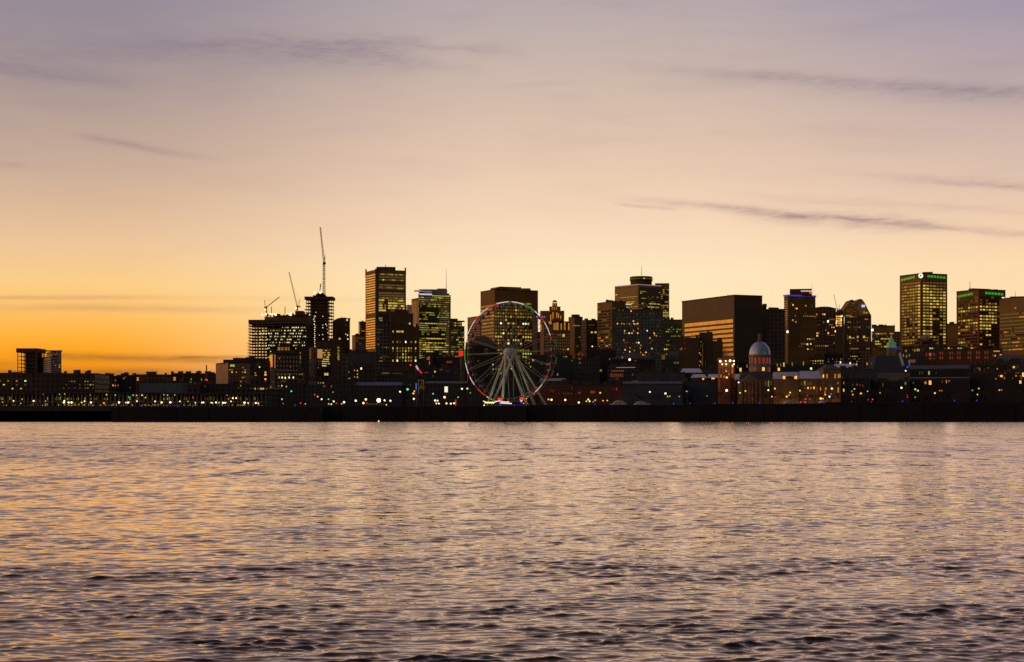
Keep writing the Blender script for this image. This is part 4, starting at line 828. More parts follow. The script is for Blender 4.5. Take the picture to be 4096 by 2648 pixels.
# dark church spire
t = thing('church_spire', 'black church spire in front of the twin peaked tower', 'church', P(3384, 1500, 1300)); u = 1300 / F; p = P(3384, 1380, 1300)
b = MB(); b.box(p.x - 10 * u, p.x + 10 * u, 1298, 1302, GZ, zz(1330, 1300)); b.obj('tower', DARK, t)
b = MB(); w = 9 * u; b.prism([(p.x - w, 1300 - w), (p.x + w, 1300 - w), (p.x + w, 1300 + w), (p.x - w, 1300 + w)], zz(1330, 1300), zz(1255, 1300), top=[(p.x - .1 - w * .3, 1299.9), (p.x + .1 - w * .3, 1299.9), (p.x + .1 - w * .3, 1300.1), (p.x - .1 - w * .3, 1300.1)]); b.obj('spire', SLATE, t)
put('belfry_window', pane_mesh(LIT['d']), t, (3.2 * u, -2.1, zz(1360, 1300) - t.location.z), (2.4 * u, 1, 20 * u))
x = Bld('office_block', 'office block with rows of amber windows right of the twin peaked tower', 'building', 3487, 3487, 3580, 1307, 1600, BROWN, 26)
x.grid('R', 'P', 3488, 3576, 1330, 1402, 7, 15, ['y.yYYyyyyy..YYy', '...d......d..d.', 'y.....YYyYyYYY.', '..YYY...y......', '..YYYYd........', '....d.y.YY.....', '.d.............'], 'off', 0.62, 0.5); x.up('roof_house', 3500, 3530, 1304, DARK); x.up('roof_house', 3540, 3560, 1304, DARK); x.spots([(3487.5 + 2, 1320, 'W', 4, 4.5)]); x.mast(3578, 1292, 1308, 0.2); x.done()
# town hall tower with green roof
t = thing('town_hall', 'old town hall with a green lit spire and blue arcade above dark mansard roofs', 'town hall', P(3610, 1620, 1250)); Yh = 1250; u = Yh / F
hx = lambda x_: (x_ - CX) * u
b = MB(); b.box(hx(3500), hx(3680), Yh + 8, Yh + 40, GZ, zz(1490, Yh)); b.obj('wall', STONE, t)
b = MB(); b.prism([(hx(3500), Yh + 8), (hx(3680), Yh + 8), (hx(3680), Yh + 40), (hx(3500), Yh + 40)], zz(1490, Yh) + .01, zz(1420, Yh), top=[(hx(3520), Yh + 14), (hx(3660), Yh + 14), (hx(3660), Yh + 34), (hx(3520), Yh + 34)]); b.obj('mansard_roof', SLATE, t)
b = MB(); b.box(hx(3571), hx(3601), Yh + 14, Yh + 20, zz(1420, Yh), zz(1388, Yh)); b.obj('belfry', STONE, t)
GC = mat_emit('lit_copper', (0.10, 0.20, 0.10), 0.5, 0.2)  # green light on the copper roofs, put in as emission
b = MB(); pr = [(hx(3570), Yh + 13), (hx(3602), Yh + 13), (hx(3602), Yh + 21), (hx(3570), Yh + 21)]
b.prism(pr, zz(1388, Yh) + .01, zz(1366, Yh), top=[(hx(3572), Yh + 13.4), (hx(3600), Yh + 13.4), (hx(3600), Yh + 20.6), (hx(3572), Yh + 20.6)]); b.obj('copper_roof', GC, t)
b = MB(); b.prism([(hx(3577), Yh + 14.5), (hx(3595), Yh + 14.5), (hx(3595), Yh + 19.5), (hx(3577), Yh + 19.5)], zz(1366, Yh) + .01, zz(1335, Yh), top=[(hx(3585.5), Yh + 16.9), (hx(3586.5), Yh + 16.9), (hx(3586.5), Yh + 17.1), (hx(3585.5), Yh + 17.1)]); b.obj('copper_spire', GC, t)
b = MB(); b.bar((hx(3586), Yh + 17, zz(1336, Yh)), (hx(3586), Yh + 17, zz(1322, Yh)), 0.1); b.obj('finial', STEEL, t)
for k_ in range(4):
    px_ = 3574 + k_ * 7; p = P(px_, 1399, Yh + 13.9); put('arcade_light', pane_mesh(mat_emit('arcade_blue', (0.015, 0.03, 0.6), 0.5) if k_ == 0 else MATS['arcade_blue']), t, p - t.location, (4 * u, 1, 12 * u))
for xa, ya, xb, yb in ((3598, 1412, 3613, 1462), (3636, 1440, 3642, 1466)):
    b = MB(); b.bar(P(xa, ya, Yh + 7.5), P(xb, yb, Yh + 7.5), 1.1, 0, 4); b.obj('lit_roof_ridge', mat_emit('ridge_glow', (0.12, 0.15, 0.12), 0.5) if 'ridge_glow' not in MATS else MATS['ridge_glow'], t)  # lit roof slopes drawn as glowing bars
p = P(3630, 1468, Yh + 7.4); put('blue_lamp', LAMP_MESH['B'], t, p - t.location, (0.9, 0.9, 0.9))
for px_, py_ in ((3614, 1421), (3626, 1425), (3637, 1421), (3650, 1420), (3659, 1420)): put('window', pane_mesh(LIT['y']), t, P(px_ - 1.5, py_ + 5, Yh + 8.6) - t.location, (3 * u, 1, 10 * u))
# the two green trimmed towers
GRL = mat_emit('green_roof_light', (0.035, 0.44, 0.02), 0.75, 0.15)
x = Bld('green_trimmed_tower', 'taller green trimmed tower with a white ring emblem at its roof corner', 'tower', 3599, 3684, 3789, 1096, 1730, mat_wall('rust_concrete', (0.27, 0.10, 0.03)))
x.up('penthouse', 3690, 3731, 1088, MATS['rust_concrete'], dY=18)
for k_ in range(6): x.light('green_roof_light', 3609 + k_ * 9.3, 1111 - k_ * 1.1, 2.9, 4.2, GRL, 'L', 0.7)
for k_ in range(6): x.light('green_roof_light', 3714 + k_ * 12.3, 1103.5 + k_ * .6, 3.9, 4.4, GRL, 'R', 0.7)
b = MB(); p = P(3683, 1103, 1728.2); u = 1730 / F; n_ = 20
for k_ in range(n_):
    a_, a2 = 2 * math.pi * k_ / n_, 2 * math.pi * (k_ + 1) / n_
    b.bar((p.x + 6.6 * u * math.cos(a_), p.y, p.z + 6.6 * u * math.sin(a_)), (p.x + 6.6 * u * math.cos(a2), p.y, p.z + 6.6 * u * math.sin(a2)), 0.75, 0, 6)
b.obj('ring_emblem', mat_emit('emblem_white', (0.75, 0.95, 0.75), 1.3), x.t)
litL = ['ddddddd', 'dydddyY', 'dydyyyY', 'ddyyyyY', 'yydyydY', 'ydddydY', 'dyyyydY', 'ydyyyyY', 'yyyddyY', 'ydyydyY', 'ydddyyY', 'dyydddY', 'dd.ydyy', '.y.dyyY', '.y..d.Y', 'dyyydyy', '.yydddY', 'dy.d.dy', '.dd.y.y', 'yyyyyd.', 'dyyyd..', '.yd.y..']
litR = ['ddddddd', 'Yyyyddd', 'YYyyyyd', 'YYYyyyY', 'yyYyyyY', 'YYYYyYY', 'YYyYYyY', 'yyYyYyy', 'yyYYyYY', 'yyy..yy', 'yyyy.dy', 'YyY..yy', 'yyYyy.y', 'YyY..dy', 'YyY..yy', 'd.d..dy', 'YyY...y', 'YyY..yY', 'd.yyd.Y', '...dd.y', '....d.y', '.......']
for i, (a_, b_) in enumerate(zip(litL, litR)):
    y_ = 1125 + 12.05 * i
    if i > 20: break
    x.grid('L', 'B', 3606, 3682, y_, y_ + 10, 1, 7, [a_], 'off', 0.74, 0.62); x.grid('R', 'B', 3690, 3784, y_, y_ + 10, 1, 7, [b_], 'off', 0.74, 0.62)
x.done()
x = Bld('green_trimmed_tower', 'shorter green trimmed tower with a roof mast, right of the ring emblem tower', 'tower', 3826, 3915, 4022, 1160, 1700, MATS['rust_concrete'])
x.up('penthouse', 3874, 3962, 1153, MATS['rust_concrete'], dY=20, xc=3890); x.up('penthouse', 3940, 3990, 1158, MATS['rust_concrete'], dY=14); x.mast(3880, 1128, 1155, 0.35, 20)
p = P(3880, 1130, 1719); put('aviation_lamp', LAMP_MESH['R'], x.t, (p.x - x.cen[0], p.y - x.cen[1], p.z - GZ), (.6, .6, .6))
for k_ in range(6): x.light('green_roof_light', 3836 + k_ * 10.2, 1178 - k_ * 1.0, 3.1, 4.2, GRL, 'L', 0.7)
for k_ in range(6): x.light('green_roof_light', 3945 + k_ * 12.4, 1171 + k_ * .5, 3.9, 4.4, GRL, 'R', 0.7)
litL = ['d.......', '.....d..', '....d...', 'yy..YyyY', 'yYYyyddd', '.d.d....', 'dd......', 'yyYyYydd', '.d.dyyYY', 'y..Yy.dy', 'dyyyd.dy', 'Y.....y.', '........', 'ddd.....', 'yYydd...', '.ddd.d..', 'Yd...Yd.']
litR = ['...d..ww', 'd.d....', 'd.dydy.', 'YyYyyYd', 'YYyYyYd', '...yyd.', 'YyYYYyd', 'YyYyYy.', 'YyyyYY.', 'YYYY...', 'YyYY...', 'd.d....', '..YY...', 'd......', '...d...', 'Y..dd..', '.......']
for i, (a_, b_) in enumerate(zip(litL, litR)):
    y_ = 1183 + 12.6 * i; x.grid('L', 'B', 3832, 3912, y_ + 2, y_ + 12, 1, 8, [a_], 'off', 0.74, 0.6); x.grid('R', 'B', 3918, 4000 + (i < 1) * 20, y_, y_ + 10, 1, 7, [b_], 'off', 0.74, 0.6)
x.done()
x = Bld('office_block', 'small dark block in the gap between the two green trimmed towers', 'building', 3780, 3780, 3832, 1298, 2000, BROWN, 24); x.done()
x = Bld('banded_block', 'broad block with dim brown floor bands at the far right edge', 'building', 3998, 4160, 4330, 1183, 1620, BROWN)
x.grid('L', 'B', 4001, 4158, 1240, 1400, 11, 22, 0.85, 'ddddddo', 0.94, 0.35); x.up('roof_house', 4040, 4110, 1186, DARK, dY=70); x.mast(4061, 1165, 1195, 0.3, 60); x.spots([(4062, 1224, 'y'), (4050, 1327, 'd')], 3, 3, 'L'); x.grid('R', 'B', 4165, 4320, 1240, 1400, 11, 18, 0.5, 'ddddddo', 0.94, 0.35); x.done()

NEAR_BLACK = mat_wall('near_black_wall', (0.03, 0.028, 0.024))  # near-black base colour for the low rows
# ------------------------------------------------------------------ lower town
def block(label, x0, x1, yt, Y, m=None, spots=(), grid=None, roof=None, dep=22, name='old_town_building', cat='building', up=None, edge=None, strip=()):
    x = Bld(name, label, cat, x0, x0, x1, yt, Y, m or GRID_S, dep)
    if roof: x.para = False
    if roof:                                                   # pitched roof seen from the front: eaves at yt, ridge at roof[0]
        yr, mt = roof[0], roof[1]; fp = x.fp; c = x.cen
        mid1 = ((fp[0][0] + fp[3][0]) / 2, (fp[0][1] + fp[3][1]) / 2); mid2 = ((fp[1][0] + fp[2][0]) / 2, (fp[1][1] + fp[2][1]) / 2)
        hip = roof[2] if len(roof) > 2 else 0.0
        r1 = (mid1[0] + (mid2[0] - mid1[0]) * hip, mid1[1] + (mid2[1] - mid1[1]) * hip); r2 = (mid2[0] + (mid1[0] - mid2[0]) * hip, mid2[1] + (mid1[1] - mid2[1]) * hip)
        z0, z1 = x.z1 + 1.12, zz(yr, Y + dep / 2)
        b = MB(); ov = [(c[0] + (p[0] - c[0]) * 1.01, c[1] + (p[1] - c[1]) * 1.03, z0) for p in fp]; r1 = (*r1, z1); r2 = (*r2, z1)
        b.faces_on(ov + [r1, r2], [(0, 1, 5, 4), (2, 3, 4, 5), (1, 2, 5), (3, 0, 4), (3, 2, 1, 0)]); b.obj('pitched_roof', mt, x.t)
    if grid: x.grid(*grid)
    for s_ in spots: x.spots([s_], 2.0, 2.6)
    for s_ in strip: x.light('light_strip', *s_)
    if up: x.up('roof_house', up[0], up[1], up[2], DARK)
    x.done(); return x
fD = lambda l: [(960 + a * .2921, 1250 + b_ * .2921, *r_) for a, b_, *r_ in l]
fF = lambda l: [(1420 + a * .2921, 1250 + b_ * .2921, *r_) for a, b_, *r_ in l]
fG = lambda l: [(1820 + a * .2921, 1250 + b_ * .2921, *r_) for a, b_, *r_ in l]
f3 = lambda l: [(2300 + a * .2921, 1250 + b_ * .2921, *r_) for a, b_, *r_ in l]
f4 = lambda l: [(2680 + a * .2921, 1250 + b_ * .2921, *r_) for a, b_, *r_ in l]
f5 = lambda l: [(3080 + a * .2921, 1250 + b_ * .2921, *r_) for a, b_, *r_ in l]
f6 = lambda l: [(3560 + a * .2923, 1250 + b_ * .2923, *r_) for a, b_, *r_ in l]
block('pale blue grey hangar hall with a long blank wall behind the pier sheds', 557, 750, 1531, 1080, BLUE, dep=40, name='hangar', cat='hangar')
block('dark low shed right of the pale hangar hall', 750, 800, 1545, 1082, GRID_D, fD([(-480, 1010, 'd')]))
block('dark low building with two lamps left of the construction site base', 800, 1000, 1541, 1090, GRID_D, fD([(-20, 1030, 'd'), (10, 1000, 'o')]), up=(840, 880, 1536))
# in front of the construction site
x = Bld('office_block', 'dark block with a bright ochre strip on its left side, before the construction site', 'building', 1078, 1092, 1200, 1417, 1300, GRID_S); 
x.grid('L', 'B', 1079, 1091, 1418, 1472, 14, 2, 0.0, 'dim', 0.94, 0.92, dark='m'); x.light('ochre_strip', 1099, 1445, 2.2, 28, MIRROR)
x.grid('R', 'P', 1100, 1196, 1475, 1500, 2, 8, 0.05, 'dim', 0.3, 0.3); x.spots(fD([(520, 850, 'd'), (568, 850, 'd'), (620, 850, 'd'), (678, 850, 'g')]), 1.8, 2.8, 'R'); x.spots(fD([(537, 888, 'Y'), (577, 890, 'w'), (620, 893, 'w'), (673, 888, 'w'), (730, 888, 'w')]), 2.4, 3.6, 'R'); x.spots(fD([(540, 628, 'o'), (690, 740, 'R')]), 1.6, 2.4, 'R'); x.done()
block('block with a bronze tinted glass front below the lit construction floors', 1108, 1160, 1386, 1420, mat_wall('bronze', (0.10, 0.06, 0.03)), grid=('R', 'B', 1110, 1158, 1388, 1402, 1, 9, ['oododdodo'], 'dim', 0.6, 0.9), name='office_block')
block('narrow dark glass tower with a column of yellow lights left of the ochre panels', 1192, 1236, 1390, 1380, GRID_D, fD([(825, 555, 'y'), (825, 600, 'g'), (826, 625, 'g'), (827, 650, 'd'), (822, 685, 'g'), (800, 700, 'd')]), name='office_block')
block('small block with a pair of warm windows below the narrow dark glass tower', 1192, 1218, 1489, 1180, GRID_C, fD([(820, 845, 'y'), (850, 845, 'y'), (850, 935, 'd')]))
block('dark block with four stacked orange windows left of the ochre striped block', 1000, 1082, 1462, 1200, GRID_D, fD([(210, 828, 'o', 3, 2), (215, 860, 'o', 4, 2), (348, 820, 'O', 3, 3), (348, 852, 'O', 4, 3), (348, 912, 'O', 3.5, 3), (268, 747, 'w'), (245, 715, 'd'), (165, 890, 'd'), (40, 890, 'o', 4, 2), (350, 945, 'r')]), up=(1040, 1075, 1466))
block('slim pale stair tower below the ochre striped block', 1083, 1098, 1474, 1190, STONE, fD([(455, 950, 'd')]), name='stair_tower')
x = Bld('office_block', 'dark glass block with two square ochre panels and yellow office windows', 'tower', 1234, 1268, 1324, 1391, 1400, GRID_S)
x.grid('L', 'B', 1240, 1259, 1393, 1411, 1, 2, 0.0, 'dim', 0.96, 0.98, dark='m'); x.grid('L', 'B', 1240, 1259, 1412.5, 1433, 1, 2, 0.0, 'dim', 0.96, 0.98, dark='m'); x.light('ochre_panel', 1279, 1415, 10, 18, MIRROR)
x.grid('R', 'P', 1288, 1320, 1397, 1476, 9, 7, ['...Y..d', 'YYyd.Yy', 'y.Y..YY', '..d.YYd', '.YYYYYd', 'YYYyYYd', 'YYYY.YY', 'YYYY...', '.......'], 'off', 0.85, 0.5); x.grid('R', 'P', 1270, 1288, 1440, 1475, 4, 3, 0.3, 'ddgd', 0.5, 0.4); x.spots(fD([(1168, 843, 'Y', 3.5, 5), (1197, 843, 'Y', 3.5, 5)]), 3, 4, 'R'); x.done()
x = Bld('office_block', 'dark flat topped block behind the block with ochre panels', 'tower', 1264, 1264, 1372, 1367, 1500, DARK, 30); x.spots(fD([(1365, 358, 'Y'), (1345, 480, 'y'), (1350, 520, 'g'), (1345, 560, 'y'), (1350, 590, 'y'), (1345, 615, 'y'), (1350, 640, 'y')]), 3.4, 3.4); x.mast(1276, 1372, 1400, 0.3, -2, 'downpipe'); x.done()
block('dark block with a mottled grey glass side right of the stair windows', 1368, 1392, 1428, 1340, GRID_C, name='office_block')
block('wide blue grey blank block left of the narrow grey stone block', 1392, 1502, 1412, 1380, mat_wall('slate_panel', (0.075, 0.085, 0.09)), dep=30, name='office_block')
block('dark block with stacked warm lamps at the foot of the blue grey block', 1395, 1500, 1468, 1150, GRID_D, fF([(33, 797, 'Y'), (33, 845, 'Y'), (33, 886, 'Y'), (85, 767, 'w', 3, 4)]) + fD([(1490, 815, 'y'), (1568, 792, 'o'), (1490, 905, 'y'), (1505, 900, 'g'), (1568, 882, 'o')]))
block('low block with a row of tiny yellow lamps under the dark stone block', 1512, 1690, 1488, 1250, GRID_S, grid=('R', 'P', 1526, 1558, 1489, 1496, 1, 8, ['dydyydyd'], 'dim', 0.5, 0.8), strip=[(1590, 1493, 20, 0.8, LIT['d'])])
block('low red brick edged block with a dark roof below the green glass tower', 1688, 1848, 1437, 1300, GRID_D, fF([(1290, 678, 'r', 11, 4)]), up=(1686, 1722, 1446))  # red pane: light on a piece of brick wall, drawn as glowing
block('dark house with a red lit window right of the dark stone block', 1700, 1730, 1424, 1280, GRID_S, fF([(985, 630, 'd', 2, 5), (1010, 625, 'R', 4, 7), (1020, 690, 'o', 1.5, 6)]))
block('dark rooftops with pale patches left of the wheel', 1690, 1840, 1478, 1180, GRID_S, fF([(975, 823, 'r', 8, 2), (1095, 810, 'O', 2.5, 3), (1180, 782, 'd', 6, 2)]), strip=[(1790, 1484, 9, 4, BLUE), (1822, 1491, 5, 2, BLUE)])
block('long low house with blue slate roof behind the traffic lamps, left of the wheel', 1420, 1610, 1548, 1075, GRID_S, roof=(1528, mat_wall('blue_slate', (0.09, 0.12, 0.17))))
block('dark house row below the flag left of the wheel', 1610, 1700, 1520, 1080, GRID_S, fF([(760, 990, 'd')]))
block('dark terrace left of the wheel with faint snow on its roof', 1700, 1872, 1540, 1070, GRID_S, roof=(1525, SLATE), spots=fF([(1070, 870, 'd')]))
block('low shed with bluish roof at the foot of the construction site', 1000, 1130, 1562, 1075, GRID_D, roof=(1552, SLATE), grid=('R', 'P', 1018, 1068, 1567 - 18, 1578 - 18, 1, 9, ['Y.ddYYY.d'], 'off', 0.6, 0.7))
block('grey house with four small lit windows left of the blue slate roofed house', 1228, 1420, 1523, 1072, GRID_S, fD([(1040, 965, 'y'), (1073, 965, 'y'), (1105, 963, 'y'), (1140, 963, 'G'), (1155, 1008, 'o'), (1253, 1010, 'r', 4, 4)]), strip=[(1250, 1518 + 14, 16, 8, BLUE)])
block('dark store with three small white lamps at the foot of the stair tower', 1130, 1230, 1540, 1074, GRID_S, fD([(530, 1005, 'y'), (573, 1003, 'w'), (635, 1014, 'Y'), (420, 1020, 'o'), (600, 940, 'd', 10, 1.5)]))
# behind and right of the wheel
block('dark hip roofed hall behind the left half of the wheel', 1872, 1990, 1385, 1400, NEAR_BLACK, grid=('R', 'P', 1938, 1952, 1392, 1424, 4, 3, ['rdr', 'd.d', 'rdd', '.r.'], 'dim', 0.6, 0.4), roof=(1345, DARK, 0.3), name='hall')
block('dark block with a few lit windows seen through the wheel spokes', 1960, 2140, 1455, 1250, GRID_S, fG([(520, 715, 'w'), (520, 775, 'G'), (560, 772, 'y'), (595, 775, 'y'), (630, 770, 'y'), (772, 770, 'Y'), (630, 830, 'G'), (520, 835, 'd'), (318, 665, 'r', 2, 4), (975, 690, 'y'), (1015, 690, 'y'), (1035, 740, 'Y')]))
block('dark block behind the right rim of the wheel with two yellow lamps', 2118, 2290, 1425, 1300, GRID_S, fG([(1072, 653, 'Y', 4, 4), (1270, 707, 'y', 3, 3), (1315, 705, 'd'), (1185, 705, 'd'), (1610, 660, 'g', 3, 2), (1690, 575, 'r', 4, 4), (1745, 575, 'r', 3, 3), (1690, 635, 'r', 3, 3), (1710, 685, 'r', 4, 3), (1520, 605, 'g', 5, 2), (1485, 605, 'd'), (1548, 503, 'Y', 3, 3), (1520, 512, 'd'), (1482, 510, 'o', 1.5, 2)]))
block('house with a pale blue roof edge right of the wheel', 2160, 2262, 1530, 1060, GRID_S, roof=(1513, mat_wall('pale_blue_roof', (0.24, 0.29, 0.40))), spots=fG([(1405, 848, 'o', 2, 4)]))
block('dark house row behind the wheel legs', 1870, 2162, 1535, 1065, GRID_S, fG([(855, 960, 'd', 5, 1.5), (1305, 1100, 'r', 2, 4)]))
block('brick warehouse with rows of dim red windows right of the wheel', 2162, 2320, 1540, 1040, BRICK, grid=('R', 'P', 2200, 2290, 1545, 1580, 3, 14, 0.28, 'rrd', 0.4, 0.4))
block('dark block with green lit shop window below the brown slab', 2290, 2400, 1440, 1290, GRID_S, f3([(60, 575, 'r', 3, 4), (100, 575, 'r', 3, 4), (65, 635, 'r', 4, 4), (65, 690, 'r', 4, 4), (475, 640, 'o')]))
block('black block below the stepped brown slab', 2350, 2465, 1402, 1330, NEAR_BLACK, f3([(475, 440, 'o')]))
block('dark hip roofed block with a bright white lamp below the blue apartment slab', 2440, 2620, 1440, 1240, NEAR_BLACK, f3([(748, 645, 'W', 4, 4), (825, 660, 'd', 3, 2), (648, 618, 'o')]), roof=(1412, SLATE, 0.45))
block('low office with a pale awning and a row of orange arched windows', 2430, 2560, 1470, 1120, GRID_S, grid=('R', 'P', 2440, 2494, 1493, 1510, 1, 7, ['rrrrrrr'], 'red', 0.55, 0.85), spots=f3([(585, 800, 'r', 25, 2.6), (355, 793, 'y', 4, 4), (575, 910, 'r', 4, 2), (790, 850, 'r', 3, 4), (915, 845, 'r', 3, 3), (915, 885, 'o', 2, 2)]), strip=[(2503, 1470, 38, 0.8, mat_emit('awning_glow', (0.40, 0.38, 0.42), 0.7))])  # the awning's brightness is put in as emission
block('blue tinted block with a pale gable panel, right of the blue apartment slab', 2655, 2722, 1404, 1380, mat_wall('teal_panel', (0.07, 0.10, 0.10)), f3([(1228, 503, 'Y', 2.5, 3), (1255, 503, 'Y', 2.5, 3), (1280, 506, 'd'), (1432, 498, 'G'), (1465, 487, 'r'), (1505, 487, 'r'), (1255, 570, 'y')]), strip=[(2696, 1414, 23, 9, BLUE)])
block('dark house with greenish window below the blue tinted block', 2650, 2730, 1442, 1290, GRID_S, f3([(1390, 690, 'd', 11, 4), (1210, 610, 'd', 7, 10)]))
block('long dark blue house row right of the orange arched windows', 2545, 2740, 1495, 1100, mat_wall('night_blue_wall', (0.05, 0.07, 0.09)), f3([(820, 940, 'd', 14, 1)]))
block('dark quayside house with faint red windows below the low office', 2300, 2500, 1545, 1030, BRICK, f3([(535, 1048, 'r', 1.5, 3), (570, 1048, 'R', 1.5, 4), (240, 1090, 'r', 9, 5), (60, 1100, 'r', 5, 4)]))
block('blue grey hall with a long low roof behind the bare trees', 2490, 2730, 1542, 1028, mat_wall('night_blue_hall', (0.05, 0.075, 0.10)), roof=(1526, SLATE))
# market hall with dome
Ym = 1010; u = Ym / F; mx = lambda px_: (px_ - CX) * u
t = thing('market_hall', 'long floodlit market hall with a silvery dome and pale metal roofs', 'market hall', P(3040, 1610, Ym))
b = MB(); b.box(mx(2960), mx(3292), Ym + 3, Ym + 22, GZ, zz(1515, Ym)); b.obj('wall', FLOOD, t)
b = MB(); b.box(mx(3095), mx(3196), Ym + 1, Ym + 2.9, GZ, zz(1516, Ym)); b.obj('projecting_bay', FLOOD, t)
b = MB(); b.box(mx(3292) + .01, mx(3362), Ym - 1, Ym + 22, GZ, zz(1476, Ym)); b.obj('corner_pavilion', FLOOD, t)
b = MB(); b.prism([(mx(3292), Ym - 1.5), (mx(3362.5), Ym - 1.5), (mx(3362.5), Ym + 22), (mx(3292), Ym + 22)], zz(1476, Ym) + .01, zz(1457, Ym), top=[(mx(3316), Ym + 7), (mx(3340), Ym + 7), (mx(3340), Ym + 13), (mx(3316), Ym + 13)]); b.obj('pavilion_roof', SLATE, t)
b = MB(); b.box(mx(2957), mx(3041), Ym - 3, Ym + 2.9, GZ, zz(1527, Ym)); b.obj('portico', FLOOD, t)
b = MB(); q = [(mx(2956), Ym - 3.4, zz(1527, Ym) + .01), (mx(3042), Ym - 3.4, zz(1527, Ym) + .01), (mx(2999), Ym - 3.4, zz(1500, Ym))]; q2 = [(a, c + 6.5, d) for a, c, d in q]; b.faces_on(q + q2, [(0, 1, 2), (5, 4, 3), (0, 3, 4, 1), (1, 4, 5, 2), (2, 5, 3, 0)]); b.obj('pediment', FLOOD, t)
for k_ in range(6):
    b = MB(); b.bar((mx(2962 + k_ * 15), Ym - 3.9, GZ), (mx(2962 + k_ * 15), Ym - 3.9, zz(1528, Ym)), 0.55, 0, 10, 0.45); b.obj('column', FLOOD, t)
def roof_panel(x0, x1, ylow, yhigh, Yf, dep, m, slant=0):
    b = MB(); z0, z1 = zz(ylow, Yf), zz(yhigh, Yf + dep)
    v = [(mx(x0) * Yf / Ym, Yf, z0), (mx(x1) * Yf / Ym, Yf, z0), (mx(x1 - slant) * (Yf + dep) / Ym, Yf + dep, z1), (mx(x0 + slant) * (Yf + dep) / Ym, Yf + dep, z1)]
    w = [(a, c, d - .5) for a, c, d in v]; b.faces_on(v + w, [(0, 1, 2, 3), (7, 6, 5, 4), (0, 4, 5, 1), (1, 5, 6, 2), (2, 6, 7, 3), (3, 7, 4, 0)]); return b
roof_panel(3090, 3196, 1513, 1488, Ym + 2.5, 10, METAL_ROOF, 3).obj('metal_roof', METAL_ROOF, t); roof_panel(3197, 3291.5, 1512, 1484, Ym + 2.5, 10.5, METAL_ROOF, 0).obj('metal_roof', METAL_ROOF, t)
roof_panel(2938, 2959, 1516, 1496, Ym + 2.5, 9, METAL_ROOF, 0).obj('metal_roof', METAL_ROOF, t)
b = MB(); b.prism([(mx(2958), Ym + 3.05), (mx(3098), Ym + 3.05), (mx(3098), Ym + 21.5), (mx(2958), Ym + 21.5)], zz(1515, Ym) + .02, zz(1486, Ym), top=[(mx(2975), Ym + 6), (mx(3090), Ym + 6), (mx(3090), Ym + 20), (mx(2975), Ym + 20)]); b.obj('dome_base', SLATE, t)
# dome: drum with lit bays, hemisphere, lantern
dcx, dcy = mx(3039) * (Ym + 13) / Ym, Ym + 13; Yd = Ym + 6; r_ = 43 * u
zd = lambda y_: zz(y_, Yd + 7)
b = MB(); b.lathe([(r_ * .99, zd(1488)), (r_ * .99, zd(1428)), (r_ * 1.04, zd(1427)), (r_ * 1.04, zd(1420)), (r_, zd(1419))], 40, 0, (dcx, dcy, 0)); b.obj('drum', mat_wall('drum_stone', (0.16, 0.17, 0.18)), t)
b = MB(); b.lathe([(r_ * math.cos(a_ * math.pi / 36), zd(1419) + (zd(1366) - zd(1419)) * math.sin(a_ * math.pi / 36)) for a_ in range(0, 18)] + [(0.3, zd(1366))], 40, 0, (dcx, dcy, 0)); b.obj('dome', mat_wall('dome_metal', (0.34, 0.42, 0.50), 0.35, 0.12, 0.3, 0.6), t, True)
b = MB(); b.lathe([(2.0, zd(1368)), (2.0, zd(1366)), (1.15, zd(1365.5)), (1.15, zd(1343)), (1.5, zd(1342.5)), (1.3, zd(1340)), (0.1, zd(1335))], 16, 0, (dcx, dcy, 0)); b.obj('lantern', mat_wall('lantern_stone', (0.2, 0.13, 0.09)), t)
RDW = mat_emit('drum_red', (0.36, 0.05, 0.018), 0.45, 0.25)
for k_ in range(16):
    a_ = -math.pi / 2 + (k_ - 7.5) * 2 * math.pi / 16 * 0.98
    if math.sin(a_) > 0.15: continue
    w_ = 1.5; ux, uy = -math.sin(a_), math.cos(a_)
    for (y0_, y1_, mm) in ((1431, 1456, RDW), (1470, 1484, LIT['O'] if k_ in (8,) else RDW)):
        if y0_ > 1460 and k_ % 2: continue
        px_, py_ = dcx + (r_ + .0) * math.cos(a_) - ux * w_ / 2, dcy + r_ * math.sin(a_) - uy * w_ / 2
        put('drum_window', pane_mesh(mm), t, (px_ - t.location.x, py_ - t.location.y, zd(y1_) - t.location.z), (w_, 1.5, zd(y0_) - zd(y1_)), (0, 0, math.atan2(uy, ux)))
    for sgn in (1,):
        b = MB(); aa = a_ + math.pi / 16 * .98; b.bar((dcx + r_ * 1.02 * math.cos(aa), dcy + r_ * 1.02 * math.sin(aa), zd(1462)), (dcx + r_ * 1.02 * math.cos(aa), dcy + r_ * 1.02 * math.sin(aa), zd(1428)), 0.35, 0, 6); b.obj('drum_column', MATS['drum_stone'], t)
def mwin(px_, y0_, y1_, w_, k_, yy=None): 
    yf = (Ym + 1 if 3095 < px_ < 3196 else Ym - 1 if px_ > 3292 else Ym + 3) if yy is None else yy
    p = P(px_ - w_, y1_, yf); put('window', pane_mesh(LIT[k_]), t, p - t.location, (2 * w_ * yf / F, 1, (y1_ - y0_) * yf / F))
